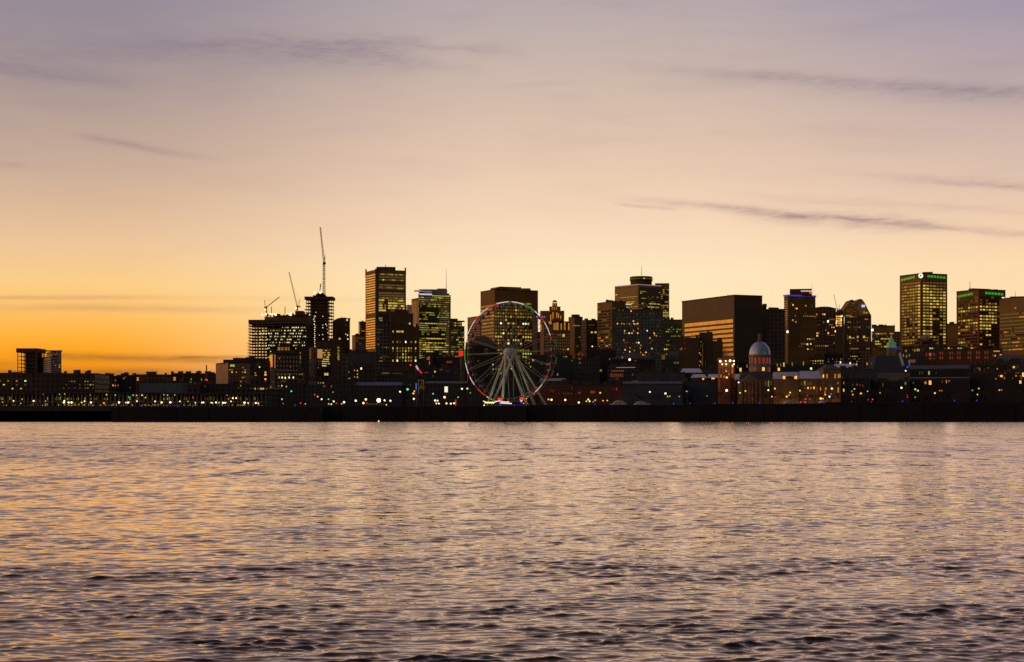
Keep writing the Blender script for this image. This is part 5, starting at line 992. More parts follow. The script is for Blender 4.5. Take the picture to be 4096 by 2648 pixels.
for px_, y0_, y1_, w_, k_ in [(3062, 1525, 1543, 2, 'd'), (3074, 1523, 1546, 2, 'g'), (3084, 1525, 1540, 1.5, 'd'), (3219, 1524, 1541, 3, 'g'), (3232, 1530, 1541, 2, 'd'), (3243, 1528, 1541, 2, 'd'), (3206, 1528, 1541, 1.5, 'd'), (3293.5, 1498, 1511, 2.5, 'O'), (3308, 1496, 1513, 2.6, 'o'), (3340.5, 1496, 1513, 2.4, 'o'), (3354, 1496, 1512, 2.6, 'o'), (3360, 1495, 1511, 2, 'o'), (3232, 1548, 1556, 2.6, 'O'), (3244, 1548, 1556, 2, 'o'), (3256, 1547, 1556, 2.6, 'O'), (3219, 1548, 1557, 2, 'r'), (3268, 1550, 1560, 2, 'r'), (3282, 1548, 1562, 2, 'o'), (3303, 1550, 1560, 3, 'o'), (3352, 1528, 1536, 2, 'y'), (3353, 1550, 1570, 2.5, 'o'), (3267, 1562, 1570, 2, 'r'), (3300, 1565, 1574, 2, 'o'), (3323, 1540, 1556, 2, 'd')]: mwin(px_, y0_, y1_, w_, k_)
for px_ in (3136, 3183):                                       # roof dormers with glowing windows
    p = P(px_ - 6, 1517, Ym + 2.2); b = MB(); b.box(p.x, p.x + 12 * u, Ym + 2.3, Ym + 8, p.z, p.z + 15 * u); b.obj('dormer', SLATE, t); put('dormer_window', pane_mesh(LIT['O']), t, (p.x + 1 * u - t.location.x, Ym + 2.3 - t.location.y, p.z + 1.2 * u - t.location.z), (10 * u, 1, 12 * u))
b = MB(); p = P(3149, 1517, Ym + 2); b.lathe([(3.0, 0), (2.6, 1.3), (1.5, 1.9), (.1, 2.1)], 16, 0, (p.x + 10 * u, Ym + 4.5, p.z)); b.obj('roof_cupola', DARK, t)
# floodlights in front of the market hall: real lamps
def flood(px_, Y, z, pw, c, r=0.5):
    l = bpy.data.lights.new('floodlight', 'POINT'); l.energy = pw; l.color = c; l.shadow_soft_size = r
    o = bpy.data.objects.new('floodlight', l); C.objects.link(o); o.location = ((px_ - CX) * Y / F, Y, z)
for px_ in (3110, 3145, 3180, 3225, 3262, 3300, 3340): flood(px_, Ym - 5, GZ + 1.2, 190 if px_ != 3145 else 380, (1, 0.47, 0.1))
flood(2999, Ym - 8, GZ + 7, 130, (1, 0.45, 0.15))
flood(2990, Ym + 8, zz(1480, Ym), 90, (1, 0.45, 0.15)); flood(3088, Ym + 8, zz(1480, Ym), 90, (1, 0.4, 0.2))
# houses with pale roofs left and right of it
block('house with a broad pale metal roof left of the lit chapel', 2720, 2810, 1497, 1120, GRID_S, roof=(1474, METAL_ROOF, 0.12), dep=18)
block('house with pale metal roof and orange dormer, nearer the quay, left of the chapel', 2762, 2828, 1518, 1085, GRID_S, roof=(1497, METAL_ROOF, 0.15), spots=f4([(450, 910, 'O', 5, 3)]), dep=18)
block('house with pale roof and orange dormer touching the lit chapel', 2830, 2884, 1518, 1086, GRID_S, roof=(1497, METAL_ROOF, 0.06), spots=f4([(588, 908, 'O', 6, 4)]), dep=18)
block('row of dark houses behind the pale roofs, left of the chapel', 2795, 2885, 1480, 1160, mat_wall('night_blue_row', (0.06, 0.08, 0.10)))
block('dark quayside row under the pale roofs with a bluish wall', 2720, 2960, 1530, 1040, mat_wall('night_blue_quayside', (0.05, 0.075, 0.10)))
block('dark rowhouse block with green slit windows behind the dome', 3060, 3330, 1462, 1190, NEAR_BLACK, f5([(100, 718, 'y', 1.5, 6), (147, 718, 'y', 1.5, 6), (190, 715, 'Y', 2.5, 8), (305, 708, 'y', 1.8, 7), (458, 700, 'y', 2.2, 8), (120, 778, 'O', 4.5, 6), (563, 770, 'w', 3.5, 4)]))
block('dark block with small green window beside the lit chapel', 2940, 3000, 1455, 1210, NEAR_BLACK, f4([(1055, 735, 'y', 2, 6), (965, 783, 'O', 4, 7), (925, 742, 'd', 1.5, 5)]))
block('block with a tight grid of small orange windows above the market roof', 3235, 3300, 1434, 1250, NEAR_BLACK, grid=('R', 'P', 3238, 3296, 1438, 1472, 3, 6, ['ooYYYY', 'rooroo', 'ooorOo'], 'warm', 0.45, 0.45))
block('wide dark block with two rows of tiny yellow windows, right of the dome', 3296, 3440, 1420, 1330, NEAR_BLACK, grid=('R', 'P', 3310, 3440, 1421, 1452, 3, 16, ['...........yYYy.', 'd.y.d.yd.yY.dy.y', 'y..dyd.dy..d..ydy'], 'off', 0.4, 0.4))
block('house with a long pale metal roof and three white roof lamps', 3330, 3436, 1477, 1130, GRID_S, f5([(965, 683, 'w', 2.5, 4), (1098, 697, 'w', 2.5, 4), (1187, 708, 'Y', 2, 3)]), roof=(1455, METAL_ROOF, 0.08), dep=18)
block('dark blue block with bluish highlights right of the long pale roof', 3360, 3510, 1482, 1100, mat_wall('night_blue_block', (0.045, 0.06, 0.085)), f5([(1330, 705, 'o', 2.5, 5), (1390, 700, 'r', 2, 4)]))
block('block with a row of dim red windows right of the corner pavilion', 3363, 3480, 1520, 1040, GRID_S, f5([(1010, 965, 'y', 2, 5), (1010, 1065, 'Y', 2.5, 6), (1130, 990, 'r', 2, 3), (1190, 990, 'r', 3, 4), (1230, 995, 'r', 2, 3), (1270, 1000, 'r', 2, 5)]))
block('black row at the foot of the town hall with one slanted window', 3470, 3640, 1530, 1045, NEAR_BLACK, f5([(1545, 990, 'd', 2, 7)]) + f6([(212, 972, 'g', 3, 5), (320, 965, 'd', 2, 4)]))
# right hand side below the green trimmed towers
block('pale terrace with a row of small warm windows below the ring emblem tower', 3610, 3860, 1392, 1350, mat_wall('terrace_stone', (0.07, 0.075, 0.08)), f6([(205, 522, 'd'), (222, 525, 'y', 2, 5), (312, 512, 'd', 2, 4), (340, 520, 'y', 2, 5), (385, 515, 'y', 6, 5), (455, 515, 'd', 5, 4), (540, 503, 'w', 3.5, 6), (577, 500, 'Y', 3, 5), (608, 508, 'y', 3, 4), (668, 502, 'y', 3, 4), (710, 503, 'Y', 3, 4), (748, 506, 'o', 3, 3), (803, 500, 'Y', 3.5, 4.5), (845, 505, 'o'), (935, 503, 'G', 3.5, 4), (970, 503, 'G', 4, 3.5)]))
block('brick apartment house with paired red windows on two floors', 3690, 4010, 1402, 1280, BRICK, [(3706, 1418, 'r', 2, 6), (3721, 1418, 'R', 5, 6), (3736, 1418, 'r', 3, 5), (3721, 1434, 'r', 4, 4), (3736, 1434, 'r', 2, 3)] + [(x_ + d_, y_, k_, 2.2, 5.5) for x_, d1 in ((3761, 9), (3800, 9), (3831, 9), (3873, 9), (3907, 9), (3941, 10)) for d_, k_ in ((0, 'r'), (d1, 'r')) for y_ in (1413, 1432)] + f6([(1460, 540, 'o', 13, 2.5), (1415, 600, 'r', 3, 5), (1440, 600, 'O', 2, 2.5), (1515, 595, 'O', 4, 4)]))
block('dark house with a flat red lit wall piece right of the town hall', 3640, 3700, 1432, 1220, GRID_S, f6([(310, 665, 'r', 11, 6)]))
block('dark house with pale skylights at the far right', 3990, 4120, 1440, 1210, GRID_S, f6([(1640, 683, 'y', 2.5, 3)]), roof=(1420, SLATE), strip=[(4026, 1434, 17, 5, BLUE), (4088, 1431, 16, 6, BLUE)])
block('long dark blue roofed row below the brick apartment house', 3640, 3890, 1482, 1120, NEAR_BLACK, f6([(405, 830, 'd', 1.5, 5), (440, 825, 'd', 1.5, 5), (534, 828, 'G', 3, 7), (630, 825, 'd', 1.5, 3)]), roof=(1462, SLATE))
block('black house with green round lit windows right of the blue roofed row', 3880, 4020, 1462, 1110, NEAR_BLACK, f6([(1213, 778, 'y', 6, 6), (1345, 770, 'y', 4, 4), (1468, 773, 'o', 2, 3)]))
block('dark house with a glowing orange lamp and pale panel at the right edge', 4000, 4180, 1458, 1105, GRID_S, f6([(1695, 750, 'O', 4, 4)]), strip=[(4069, 1468, 10, 6, BLUE)])
block('black low row with two orange doors below the blue roofed row', 3640, 3880, 1520, 1050, NEAR_BLACK, f6([(485, 963, 'o', 4, 5), (549, 960, 'O', 5, 8), (715, 950, 'r', 2, 5), (772, 948, 'o', 2, 6), (808, 940, 'o', 2, 2)]), roof=(1509, SLATE))
block('black house with scattered amber windows at the far right, above the trees', 3870, 4260, 1495, 1052, NEAR_BLACK, f6([(1525, 873, 'O', 5, 4), (1490, 868, 'r', 4, 2), (1560, 880, 'r'), (1448, 910, 'o'), (1575, 835, 'r'), (1725, 870, 'o', 3, 3), (1745, 830, 'r', 8, 2), (1783, 875, 'y', 2, 2), (1825, 855, 'O', 5, 8), (1783, 955, 'O', 4, 6), (1680, 905, 'd'), (1797, 903, 'y'), (1565, 905, 'o')]))
# far low blocks that close the view between the towers
k_ = 0
for (x0, x1, yt, Yd) in [(-300, 0, 1502, 1700), (1000, 1240, 1440, 2250), (1240, 1345, 1400, 2400), (1395, 1500, 1400, 2400), (1560, 1700, 1400, 2350), (1690, 1880, 1420, 2300), (1860, 1935, 1372, 2200), (2140, 2300, 1330, 2200), (2280, 2400, 1340, 2300), (2620, 2760, 1330, 2400), (3000, 3150, 1330, 2100), (3240, 3400, 1310, 2300), (3360, 3520, 1370, 2200), (3500, 3640, 1360, 2100), (3560, 3640, 1330, 2000), (3760, 3860, 1335, 2200), (3960, 4120, 1330, 2300), (4100, 4400, 1420, 1900)]:
    block('dim distant block mostly hidden behind ' + ('the long warehouse at the far left', 'the construction site', 'the unfinished tower under the tallest crane', 'the blue grey blank block', 'the dark stone block', 'the green glass tower', 'the left rim of the wheel', 'the right rim of the wheel and the stepped tower', 'the low brown blocks right of the stepped tower', 'the green tinged office block left of the black slab', 'the blank block right of the black slab', 'the round topped block', 'the twin peaked tower', 'the amber windowed office block', 'the spire of the town hall', 'the gap between the green trimmed towers', 'the shorter green trimmed tower', 'the banded block at the right edge')[k_], x0, x1, yt, Yd, (GRID_D, GRID_B, GRID_C)[k_ % 3], name='distant_block', dep=30)
    C.objects[('distant_block' + (f'.{k_:03d}' if k_ else ''))]['group'] = 'distant blocks'; k_ += 1
# lit chapel
t = thing('chapel', 'red brick chapel tower ablaze with white and orange floodlights', 'chapel', P(2906, 1600, 1020)); Yk = 1020; u = Yk / F; kx = lambda a_: (a_ - CX) * u
CHB = mat_wall('chapel_brick', (0.32, 0.12, 0.05))
b = MB(); b.box(kx(2880), kx(2922), Yk, Yk + 9, GZ, zz(1441, Yk)); b.obj('tower', CHB, t)
b = MB(); b.box(kx(2922) + .01, kx(2939), Yk + 2, Yk + 11, GZ, zz(1446, Yk)); b.obj('stair_turret', CHB, t)
b = MB(); b.prism([(kx(2875), Yk - 1), (kx(2941), Yk - 1), (kx(2941), Yk + 11), (kx(2875), Yk + 11)], zz(1441, Yk) + .01, zz(1431, Yk), top=[(kx(2880), Yk), (kx(2938), Yk), (kx(2938), Yk + 10), (kx(2880), Yk + 10)]); b.obj('cornice', CHB, t)
for px_, py_, w_, h_, k_ in [(2903, 1466, 13, 3, 'd'), (2906, 1476, 8, 2.5, 'd'), (2905, 1484, 3, 3, 'Y'), (2916, 1497, 3, 3, 'y'), (2897, 1507, 3, 4, 'o'), (2907, 1510, 3, 3.5, 'w'), (2884, 1504, 2, 6, 'o'), (2894, 1490, 3, 6, 'r'), (2914, 1486, 3, 6, 'r'), (2930, 1464, 3, 5, 'O'), (2929, 1484, 4, 10, 'R'), (2931, 1504, 3, 8, 'r')]: 
    yf = Yk + 2 if px_ > 2922 else Yk; put('window', pane_mesh(LIT[k_]), t, P(px_ - w_, py_ + h_, yf) - t.location, (2 * w_ * u, 1, 2 * h_ * u))
for px_, py_, r_ in ((2881, 1445, 1.0), (2920.5, 1443, 1.0), (2903, 1444, .6), (2935, 1444, .75), (2889, 1457, .6), (2905, 1457, .65), (2935, 1457, .65)): r_ *= .72; put('floodlight', LAMP_MESH['H'], t, P(px_, py_, Yk - 1.3) - t.location, (r_, r_, r_))
for px_, py_, pw in ((2890, 1460, 130), (2912, 1452, 150), (2931, 1458, 90), (2898, 1500, 100), (2928, 1495, 70)): flood(px_, Yk - 3.2, zz(py_, Yk), pw * .38, (1, 0.4, 0.1), 1.4)

# ------------------------------------------------------------------ pier sheds, far left
Yp = 985
def shed(label, x0, x1, ytop, lamps, bright):
    u = Yp / F; sx_ = lambda a_: (a_ - CX) * u
    t = thing('pier_shed', label, 'pier shed', P((x0 + x1) / 2, 1636, Yp), 'pier sheds')
    zb = zz(1637, Yp)
    b = MB(); b.box(sx_(x0), sx_(x1), Yp + 6, Yp + 30, zb - 4, zz(ytop, Yp)); b.obj('wall', GRID_D, t)
    b = MB(); b.box(sx_(x0) - 1, sx_(x1) + 1, Yp - 1, Yp + 31, zz(ytop, Yp) + .01, zz(ytop - 4, Yp)); b.obj('roof', ROOFTAR, t)
    b = MB(); b.box(sx_(x0), sx_(x1), Yp, Yp + 5.98, zz(1610, Yp), zz(1606, Yp)); b.obj('gallery_deck', CONC, t)
    n_ = int((x1 - x0) / 16)
    for k_ in range(n_ + 1):
        px_ = x0 + (x1 - x0) * k_ / n_; b = MB(); b.box(sx_(px_) - .25, sx_(px_) + .25, Yp + .3, Yp + .8, zb, zz(ytop, Yp)); b.obj('gallery_post', STEEL, t)
    nn_ = 0; px_ = x0 + 4
    while px_ < x1 - 4 and nn_ < 96:
        if rnd.random() < bright * 0.85: put('lit_door', pane_mesh(LIT[rnd.choice('ydydgdo')]), t, P(px_, 1633, Yp + 6) - t.location, (rnd.uniform(2, 5) * u, 1, rnd.uniform(10, 20) * u)); nn_ += 1
        if rnd.random() < bright * 0.42: put('window', pane_mesh(LIT[rnd.choice('ddgdyo')]), t, P(px_ + 1, 1600, Yp + 6) - t.location, (rnd.uniform(2, 6) * u, 1, rnd.uniform(6, 15) * u)); nn_ += 1
        px_ += rnd.uniform(4, 8)
    for (px_, py_, k_, r_) in lamps: r_ *= .6; put('gallery_lamp', LAMP_MESH[k_], t, P(px_, py_, Yp - .6) - t.location, (r_, r_, r_))
    return t
fA = lambda l: [(a * .2921, 1250 + b_ * .2921, k_, r_) for a, b_, k_, r_ in l]
fB = lambda l: [(480 + a * .2921, 1250 + b_ * .2921, k_, r_) for a, b_, k_, r_ in l]
shed('two storey pier shed with sparse lamps, leftmost on the pier', -420, 208, 1576, fA([(185, 1210, 'Y', .7), (460, 1210, 'H', .75), (625, 1213, 'y', .5), (35, 1228, 'y', .5), (285, 1245, 'y', .5), (318, 1110, 'y', .5), (590, 1115, 'y', .4)]), 0.45)
shed('brightest pier shed with clusters of white lamps and lit doors, middle of the pier', 211, 640, 1573, fA([(880, 1210, 'W', .75), (875, 1232, 'H', .8), (940, 1232, 'H', .75), (980, 1232, 'H', .85), (1118, 1232, 'Y', .6), (1158, 1215, 'W', .7), (1245, 1232, 'H', .8), (1423, 1240, 'O', .7), (1630, 1232, 'H', .9), (1725, 1235, 'W', .6), (1755, 1232, 'H', .9), (885, 1115, 'y', .5), (815, 1120, 'G', .5), (1460, 1125, 'y', .7), (1580, 1130, 'G', .6), (1235, 1130, 'y', .4), (770, 1152, 'y', .1)]) + fB([(112, 1232, 'H', .9), (232, 1213, 'W', .7), (480, 1217, 'W', .7), (180, 1132, 'y', .6), (228, 1135, 'y', .6), (300, 1132, 'Y', .6), (118, 1158, 'G', .5), (350, 1165, 'O', .6), (178, 1285, 'w' if False else 'W', .5)]), 0.75)
shed('right pier shed with white lamps in clusters and a row of blue edge lights', 643, 1062, 1577, fB([(570, 1232, 'H', .85), (690, 1230, 'H', .9), (820, 1217, 'W', .65), (930, 1217, 'y', .5), (1032, 1235, 'W', .55), (1125, 1234, 'H', .65), (1143, 1232, 'H', .65), (1250, 1235, 'W', .6), (1265, 1238, 'Y', .5), (1315, 1232, 'H', .75), (1355, 1236, 'Y', .45), (1408, 1236, 'H', .65), (1425, 1236, 'H', .6), (1448, 1236, 'W', .6), (1520, 1217, 'W', .6), (1545, 1172, 'Y', .8), (1590, 1172, 'Y', .8), (1705, 1235, 'H', .9), (1755, 1240, 'W', .6), (600, 1128, 'y', .5), (650, 1133, 'G', .6), (750, 1130, 'y', .5), (1000, 1165, 'R', .6), (1468, 1133, 'd' if False else 'y', .4)]) + [(1023, 1612, 'H', .75), (1033, 1613, 'Y', .6)], 0.6)
# ------------------------------------------------------------------ ferris wheel
Yw, al, RW = 960.0, R(29.6), 29.3
hub = P(2041, 1410, Yw); hv = Vector((math.cos(al), -math.sin(al), 0)); nv = Vector((math.sin(al), math.cos(al), 0)); zv = Vector((0, 0, 1))
t = thing('ferris_wheel', 'tall ferris wheel with a red, white and green lit rim by the quay', 'ferris wheel', (hub.x, hub.y, GZ))
def rimpt(a_, r_, off): return hub + hv * (math.cos(a_) * r_) + zv * (math.sin(a_) * r_) + nv * off
def arc(a0, a1, r_, off, tr, m, name, n=None):
    n = n or max(3, int(abs(a1 - a0) / R(3))); b = MB(); k = 6; vs = []
    for i in range(n + 1):
        a_ = a0 + (a1 - a0) * i / n; er = hv * math.cos(a_) + zv * math.sin(a_); c = rimpt(a_, r_, off)
        for j in range(k): th = 2 * math.pi * j / k; vs.append(c + er * math.cos(th) * tr + nv * math.sin(th) * tr)
    fs = [(i * k + j, (i + 1) * k + j, (i + 1) * k + (j + 1) % k, i * k + (j + 1) % k) for i in range(n) for j in range(k)]
    b.faces_on(vs, fs); return b.obj(name, m, t, True)
HW = 2.5
WST = mat_wall('wheel_white_steel', (0.62, 0.62, 0.58), 0.5, 0.12)
for off in (-HW, HW):
    arc(0, 2 * math.pi, RW, off, 0.16, STEEL, 'rim', 96); arc(0, 2 * math.pi, RW - 2.2, off, 0.10, STEEL, 'inner_rim', 96)
EW = mat_emit('rim_white', (0.86, 0.72, 0.66), 0.85); ER = mat_emit('rim_red', (0.85, 0.012, 0.01), 0.95); EG = mat_emit('rim_green', (0.035, 0.30, 0.03), 0.9); ED = mat_emit('rim_dull', (0.25, 0.06, 0.03), 0.5)
def ang(cx_, cy_, g_=True):
    """photo crop position on the rim -> wheel angle"""
    px_, py_ = 1820 + cx_ * .2921, (1100 if g_ else 1250) + cy_ * .2921
    return math.atan2((1410 - py_) / 199, (px_ - 2033) / 173)
segs = [(-1, EG, (785, 385), (740, 385), 1), (0, EW, (740, 385), (580, 410), 1), (0, ER, (580, 410), (465, 465), 1), (0, EW, (465, 465), (350, 550), 1), (0, ER, (350, 550), (290, 622), 1), (0, EW, (290, 622), (188, 795), 1), (0, ED, (188, 795), (178, 830), 1), (0, EW, (178, 830), (143, 1010), 1), (0, EG, (143, 1010), (143, 1185), 1), (0, EW, (145, 680), (175, 835), 0), (0, ER, (175, 835), (198, 882), 0), (0, EW, (198, 882), (265, 985), 0), (0, ED, (265, 985), (310, 1050), 0), (0, ER, (310, 1050), (415, 1140), 0), (0, EW, (435, 1155), (500, 1197), 0), (0, EG, (500, 1197), (575, 1220), 0),
        (0, EW, (785, 385), (945, 418), 1), (0, EG, (945, 418), (1090, 515), 1), (0, EW, (1090, 515), (1162, 585), 1), (0, ER, (1162, 585), (1226, 665), 1), (0, EW, (1226, 665), (1312, 840), 1), (0, ER, (1318, 855), (1332, 892), 1), (0, ED, (1312, 745), (1262, 880), 0), (0, ER, (1262, 880), (1235, 935), 0), (0, EG, (1235, 935), (1195, 995), 0), (0, EW, (1195, 995), (1105, 1095), 0), (0, ER, (1105, 1095), (1070, 1122), 0)]
for _, m_, a_, b_, g_ in segs:
    a0, a1 = ang(*a_, bool(g_)), ang(*b_, bool(g_))
    if abs(a1 - a0) > math.pi: a1 += 2 * math.pi if a1 < a0 else -2 * math.pi
    k_ = 0.23 if m_ is not ED else 0.18
    if m_ is EW and abs(math.cos(a0)) > .5 and math.cos(a0) > 0: k_ = 0.2
    arc(a0, a1, RW + .5, -HW - .3, k_, m_, 'rim_light')
for a0, a1 in ((-0.25, -0.1), (0.1, 0.25), (-.5, -.38)): arc(a0, a1, RW + .4, HW + .3, 0.22, mat_emit('rim_green_dim', (0.02, 0.09, 0.03), 0.8), 'rim_light')
NS = 20
for i in range(NS):
    a_ = 2 * math.pi * (i + 0.08) / NS
    for off in (-HW, HW):
        b = MB(); b.bar(hub + nv * off * 1.5 + (hv * math.cos(a_) + zv * math.sin(a_)) * 1.8, rimpt(a_, RW, off), 0.16, 0, 5); b.obj('spoke', mat_wall('spoke_steel', (0.28, 0.34, 0.25), 0.5, 0.12), t)
    b = MB(); b.bar(rimpt(a_, RW - .8, -HW), rimpt(a_, RW - .8, HW), 0.14, 0, 5); b.obj('rim_tie', WST, t)
b = MB(); vs = []
for s_, rr in ((-5.2, 0.8), (-4.4, 2.3), (-3.2, 2.5), (3.2, 2.5), (4.4, 2.3), (5.2, 0.8)):
    for j in range(20): th = 2 * math.pi * j / 20; vs.append(hub + nv * s_ + hv * math.cos(th) * rr + zv * math.sin(th) * rr)
fs = [(i * 20 + j, i * 20 + (j + 1) % 20, (i + 1) * 20 + (j + 1) % 20, (i + 1) * 20 + j) for i in range(5) for j in range(20)] + [tuple(reversed(range(20))), tuple(range(100, 120))]
b.faces_on(vs, fs); b.obj('hub', WST, t)
GGLOW = mat_emit('leg_green_glow', (0.03, 0.10, 0.035), 0.7)
for px_, Yf, off, gr in ((1948, 955, -5.0, 1), (1967, 975, 5.0, 0), (2008, 948, -5.0, 0), (2112, 945, -5.0, 1), (2140, 972, 5.0, 0), (2186, 968, 5.0, 0)):
    foot = Vector(((px_ - CX) * Yf / F, Yf, GZ)); b = MB(); b.bar(hub + nv * off, foot, 0.62, 0, 8, 0.72); b.obj('support_leg', WST, t)
    if gr: b = MB(); d_ = Vector((0, -.70, 0)); b.bar((hub + nv * off).lerp(foot, .35) + d_, (hub + nv * off).lerp(foot, .85) + d_, 0.25, 0, 4); b.obj('added_leg_glow', GGLOW, t)  # added strip: green light on the leg put in as emission
gb = MB(); gb.lathe([(0.1, -1.25), (0.75, -1.15), (1.1, -0.6), (1.2, 0), (1.1, 0.6), (0.75, 1.15), (0.1, 1.25)], 12); GM = gb.mesh('gondola', mat_glass('gondola_glass', (0.05, 0.055, 0.06), 0.0, 0.12), True)
gb = MB(); gb.lathe([(0.06, -.5), (.28, -.4), (.28, .4), (.06, .5)], 6); GL = gb.mesh('gondola_light', mat_emit('gondola_red', (0.45, 0.02, 0.015), 0.9), True)
for i in range(42):
    a_ = 2 * math.pi * (i + .3) / 42; p = rimpt(a_, RW - 1.0, 0) - t.location
    g_ = put('gondola', GM, t, p)
    if rnd.random() < .35:
        o = bpy.data.objects.new('gondola_light', GL); C.objects.link(o); o.parent = g_; o.location = (-nv * 1.25)[:]
def spot(px_, Y, tgt, pw, c):
    l = bpy.data.lights.new('uplight', 'SPOT'); l.energy = pw; l.color = c; l.spot_size = R(75); l.spot_blend = .6; l.shadow_soft_size = .4
    o = bpy.data.objects.new('uplight', l); C.objects.link(o); o.location = ((px_ - CX) * Y / F, Y, GZ + 1.5)
    o.rotation_euler = (Vector(tgt) - o.location).to_track_quat('-Z', 'Y').to_euler()
for px_, dy_, c_, pw_ in ((1975, -13, (.8, .9, .45), 1200), (2035, -15, (.45, 1, .4), 1500), (2100, -14, (.8, .9, .45), 1200), (2160, -10, (.45, 1, .4), 1000)): spot(px_, Yw + dy_, (hub.x * .5 + (px_ - CX) * Yw / F * .5, Yw, 26), pw_, c_)
# boarding deck with bulbs and neon
b = MB(); b.box(hub.x - 14, hub.x + 14, Yw - 10, Yw + 14, GZ - .5, GZ + .9); b.obj('boarding_deck', CONC, t)
xw = lambda a_: (1820 + a_ * .2921 - CX) * 945 / F
zw = lambda c_: zz(1250 + c_ * .2921, 945)
t2 = thing('string_lights', 'swags of amber bulbs at the foot of the ferris wheel', 'string lights', (xw(560), 945, GZ))
BM = LAMP_MESH['Y']
pts = []
for (x0, x1, y0, y1, sg, n_) in ((390, 560, 1213, 1222, 22, 17), (565, 735, 1215, 1224, 4, 14)):
    for i in range(n_):
        f_ = i / (n_ - 1); q = Vector((xw(x0 + (x1 - x0) * f_), 945, zw(y0 + (y1 - y0) * f_ + sg * 4 * f_ * (1 - f_) * .9))); pts.append(q); put('bulb', BM, t2, q - t2.location, (.24, .24, .24))
for y_ in (1225, 1238):
    for i in range(9): q = Vector((xw(405 + i * 14), 945.5, zw(y_ + (3 if i % 2 else 0)))); put('bulb', BM, t2, q - t2.location, (.2, .2, .2))
b = MB()
for i in range(len(pts) - 1):
    if (pts[i + 1] - pts[i]).length < 3: b.bar(pts[i] + Vector((0, .1, .2)), pts[i + 1] + Vector((0, .1, .2)), .05)
b.obj('wire', DARK, t2)
for a_ in (388, 562, 738): b = MB(); b.bar((xw(a_), 945.4, GZ), (xw(a_), 945.4, zw(1210)), .1, 0, 6); b.obj('pole', DARK, t2)
t2 = thing('neon_sign', 'white and violet neon bar at the wheel entrance', 'sign', (xw(690), 943, GZ))
b = MB(); b.bar((xw(608), 943, zw(1238)), (xw(778), 943, zw(1247)), .34, 0, 8); b.obj('neon_tube', mat_emit('neon_white', (0.80, 0.66, 0.9), 1.2), t2); b = MB(); b.box(xw(605), xw(780), 943.4, 943.8, GZ, zw(1236)); b.obj('board', DARK, t2)
for k_, (cx_, lab) in enumerate(((610, 'red and blue lamp post at the left of the wheel entrance'), (908, 'red and blue lamp post at the right foot of the wheel'))):
    t2 = thing('signal_lamp', lab, 'lamp', (xw(cx_), 941, GZ)); q = t2.location
    put('red_lamp', LAMP_MESH['R'], t2, Vector((xw(cx_), 941, zw(1192))) - q, (1.05, .7, 1.0)); put('blue_lamp', LAMP_MESH['B'], t2, Vector((xw(cx_), 940.8, zw(1226))) - q, (.8, .6, .7)); put('white_lamp', LAMP_MESH['W'], t2, Vector((xw(cx_), 940.7, zw(1212))) - q, (.5, .4, .35))
    b = MB(); b.bar((xw(cx_), 941.3, GZ), (xw(cx_), 941.3, zw(1185)), .12, 0, 6); b.obj('post', STEEL, t2)
# ------------------------------------------------------------------ street lamps and small lights along the quay
LAMPS = {}
kinds = {'W': ('white street lamp', 'street lamp'), 'H': ('brilliant white floodlight on a mast', 'floodlight'), 'y': ('yellow green street lamp', 'street lamp'), 'Y': ('warm yellow street lamp', 'street lamp'), 'O': ('orange street lamp', 'street lamp'), 'R': ('small red tail light', 'light'), 'G': ('teal green lamp', 'lamp'), 'g': ('dim green lamp', 'lamp'), 'C': ('cold bluish white lamp', 'lamp')}
def zone(px_): return 'below the construction site' if px_ < 1420 else 'left of the ferris wheel' if px_ < 1860 else 'around the ferris wheel' if px_ < 2330 else 'by the pale tents' if px_ < 2720 else 'below the pale roofs' if px_ < 2960 else 'in front of the market hall' if px_ < 3370 else 'among the dark houses at the right'
PM = MB(); PM.bar((0, 0, 0), (0, 0, 1), 0.09, 0, 6, 0.06); POLE = PM.mesh('pole', DARK)
def lamp(px_, py_, k_, r_, Y=None):
    Y = Y or (930 if py_ > 1585 else 985); p = P(px_, py_, Y)
    r_ *= .74; base = (p.x, p.y, GZ); lb, ct = kinds[k_]
    lab = f'{lb} glowing {zone(px_)}'
    t = thing({'street lamp': 'street_lamp', 'light': 'tail_light'}.get(ct, ct.replace(' ', '_')), lab, ct, base, f'{lb}s {zone(px_)}')
    put('lamp_globe', LAMP_MESH[k_], t, (0, 0, p.z - GZ), (r_, r_, r_)); put('pole', POLE, t, (0, 0.02, 0), (1, 1, max(p.z - GZ - r_ * .8, .3)))
for l_ in [fD, fF, fG, f3, f4, f5, f6]: pass
ALL = fD([(65, 1235, 'H', .01)]) [:0]
ALL += fD([(575, 1187, 'G', .6), (703, 1078, 'G', .65), (1063, 1152, 'y', .55), (1118, 1187, 'W', .6), (1212, 1187, 'G', .5), (1283, 1217, 'W', .65), (1425, 1228, 'W', .8), (1585, 1208, 'W', .8), (1690, 1240, 'W', .8), (1723, 1190, 'W', .8), (1215, 1253, 'y', .5), (1250, 1255, 'Y', .5), (1393, 1250, 'y', .5), (1025, 1125, 'R', .45), (590, 1245, 'R', .4), (830, 1240, 'R', .45), (895, 1250, 'O', .4), (1320, 1243, 'R', .4), (1272, 1090, 'g', .5)])
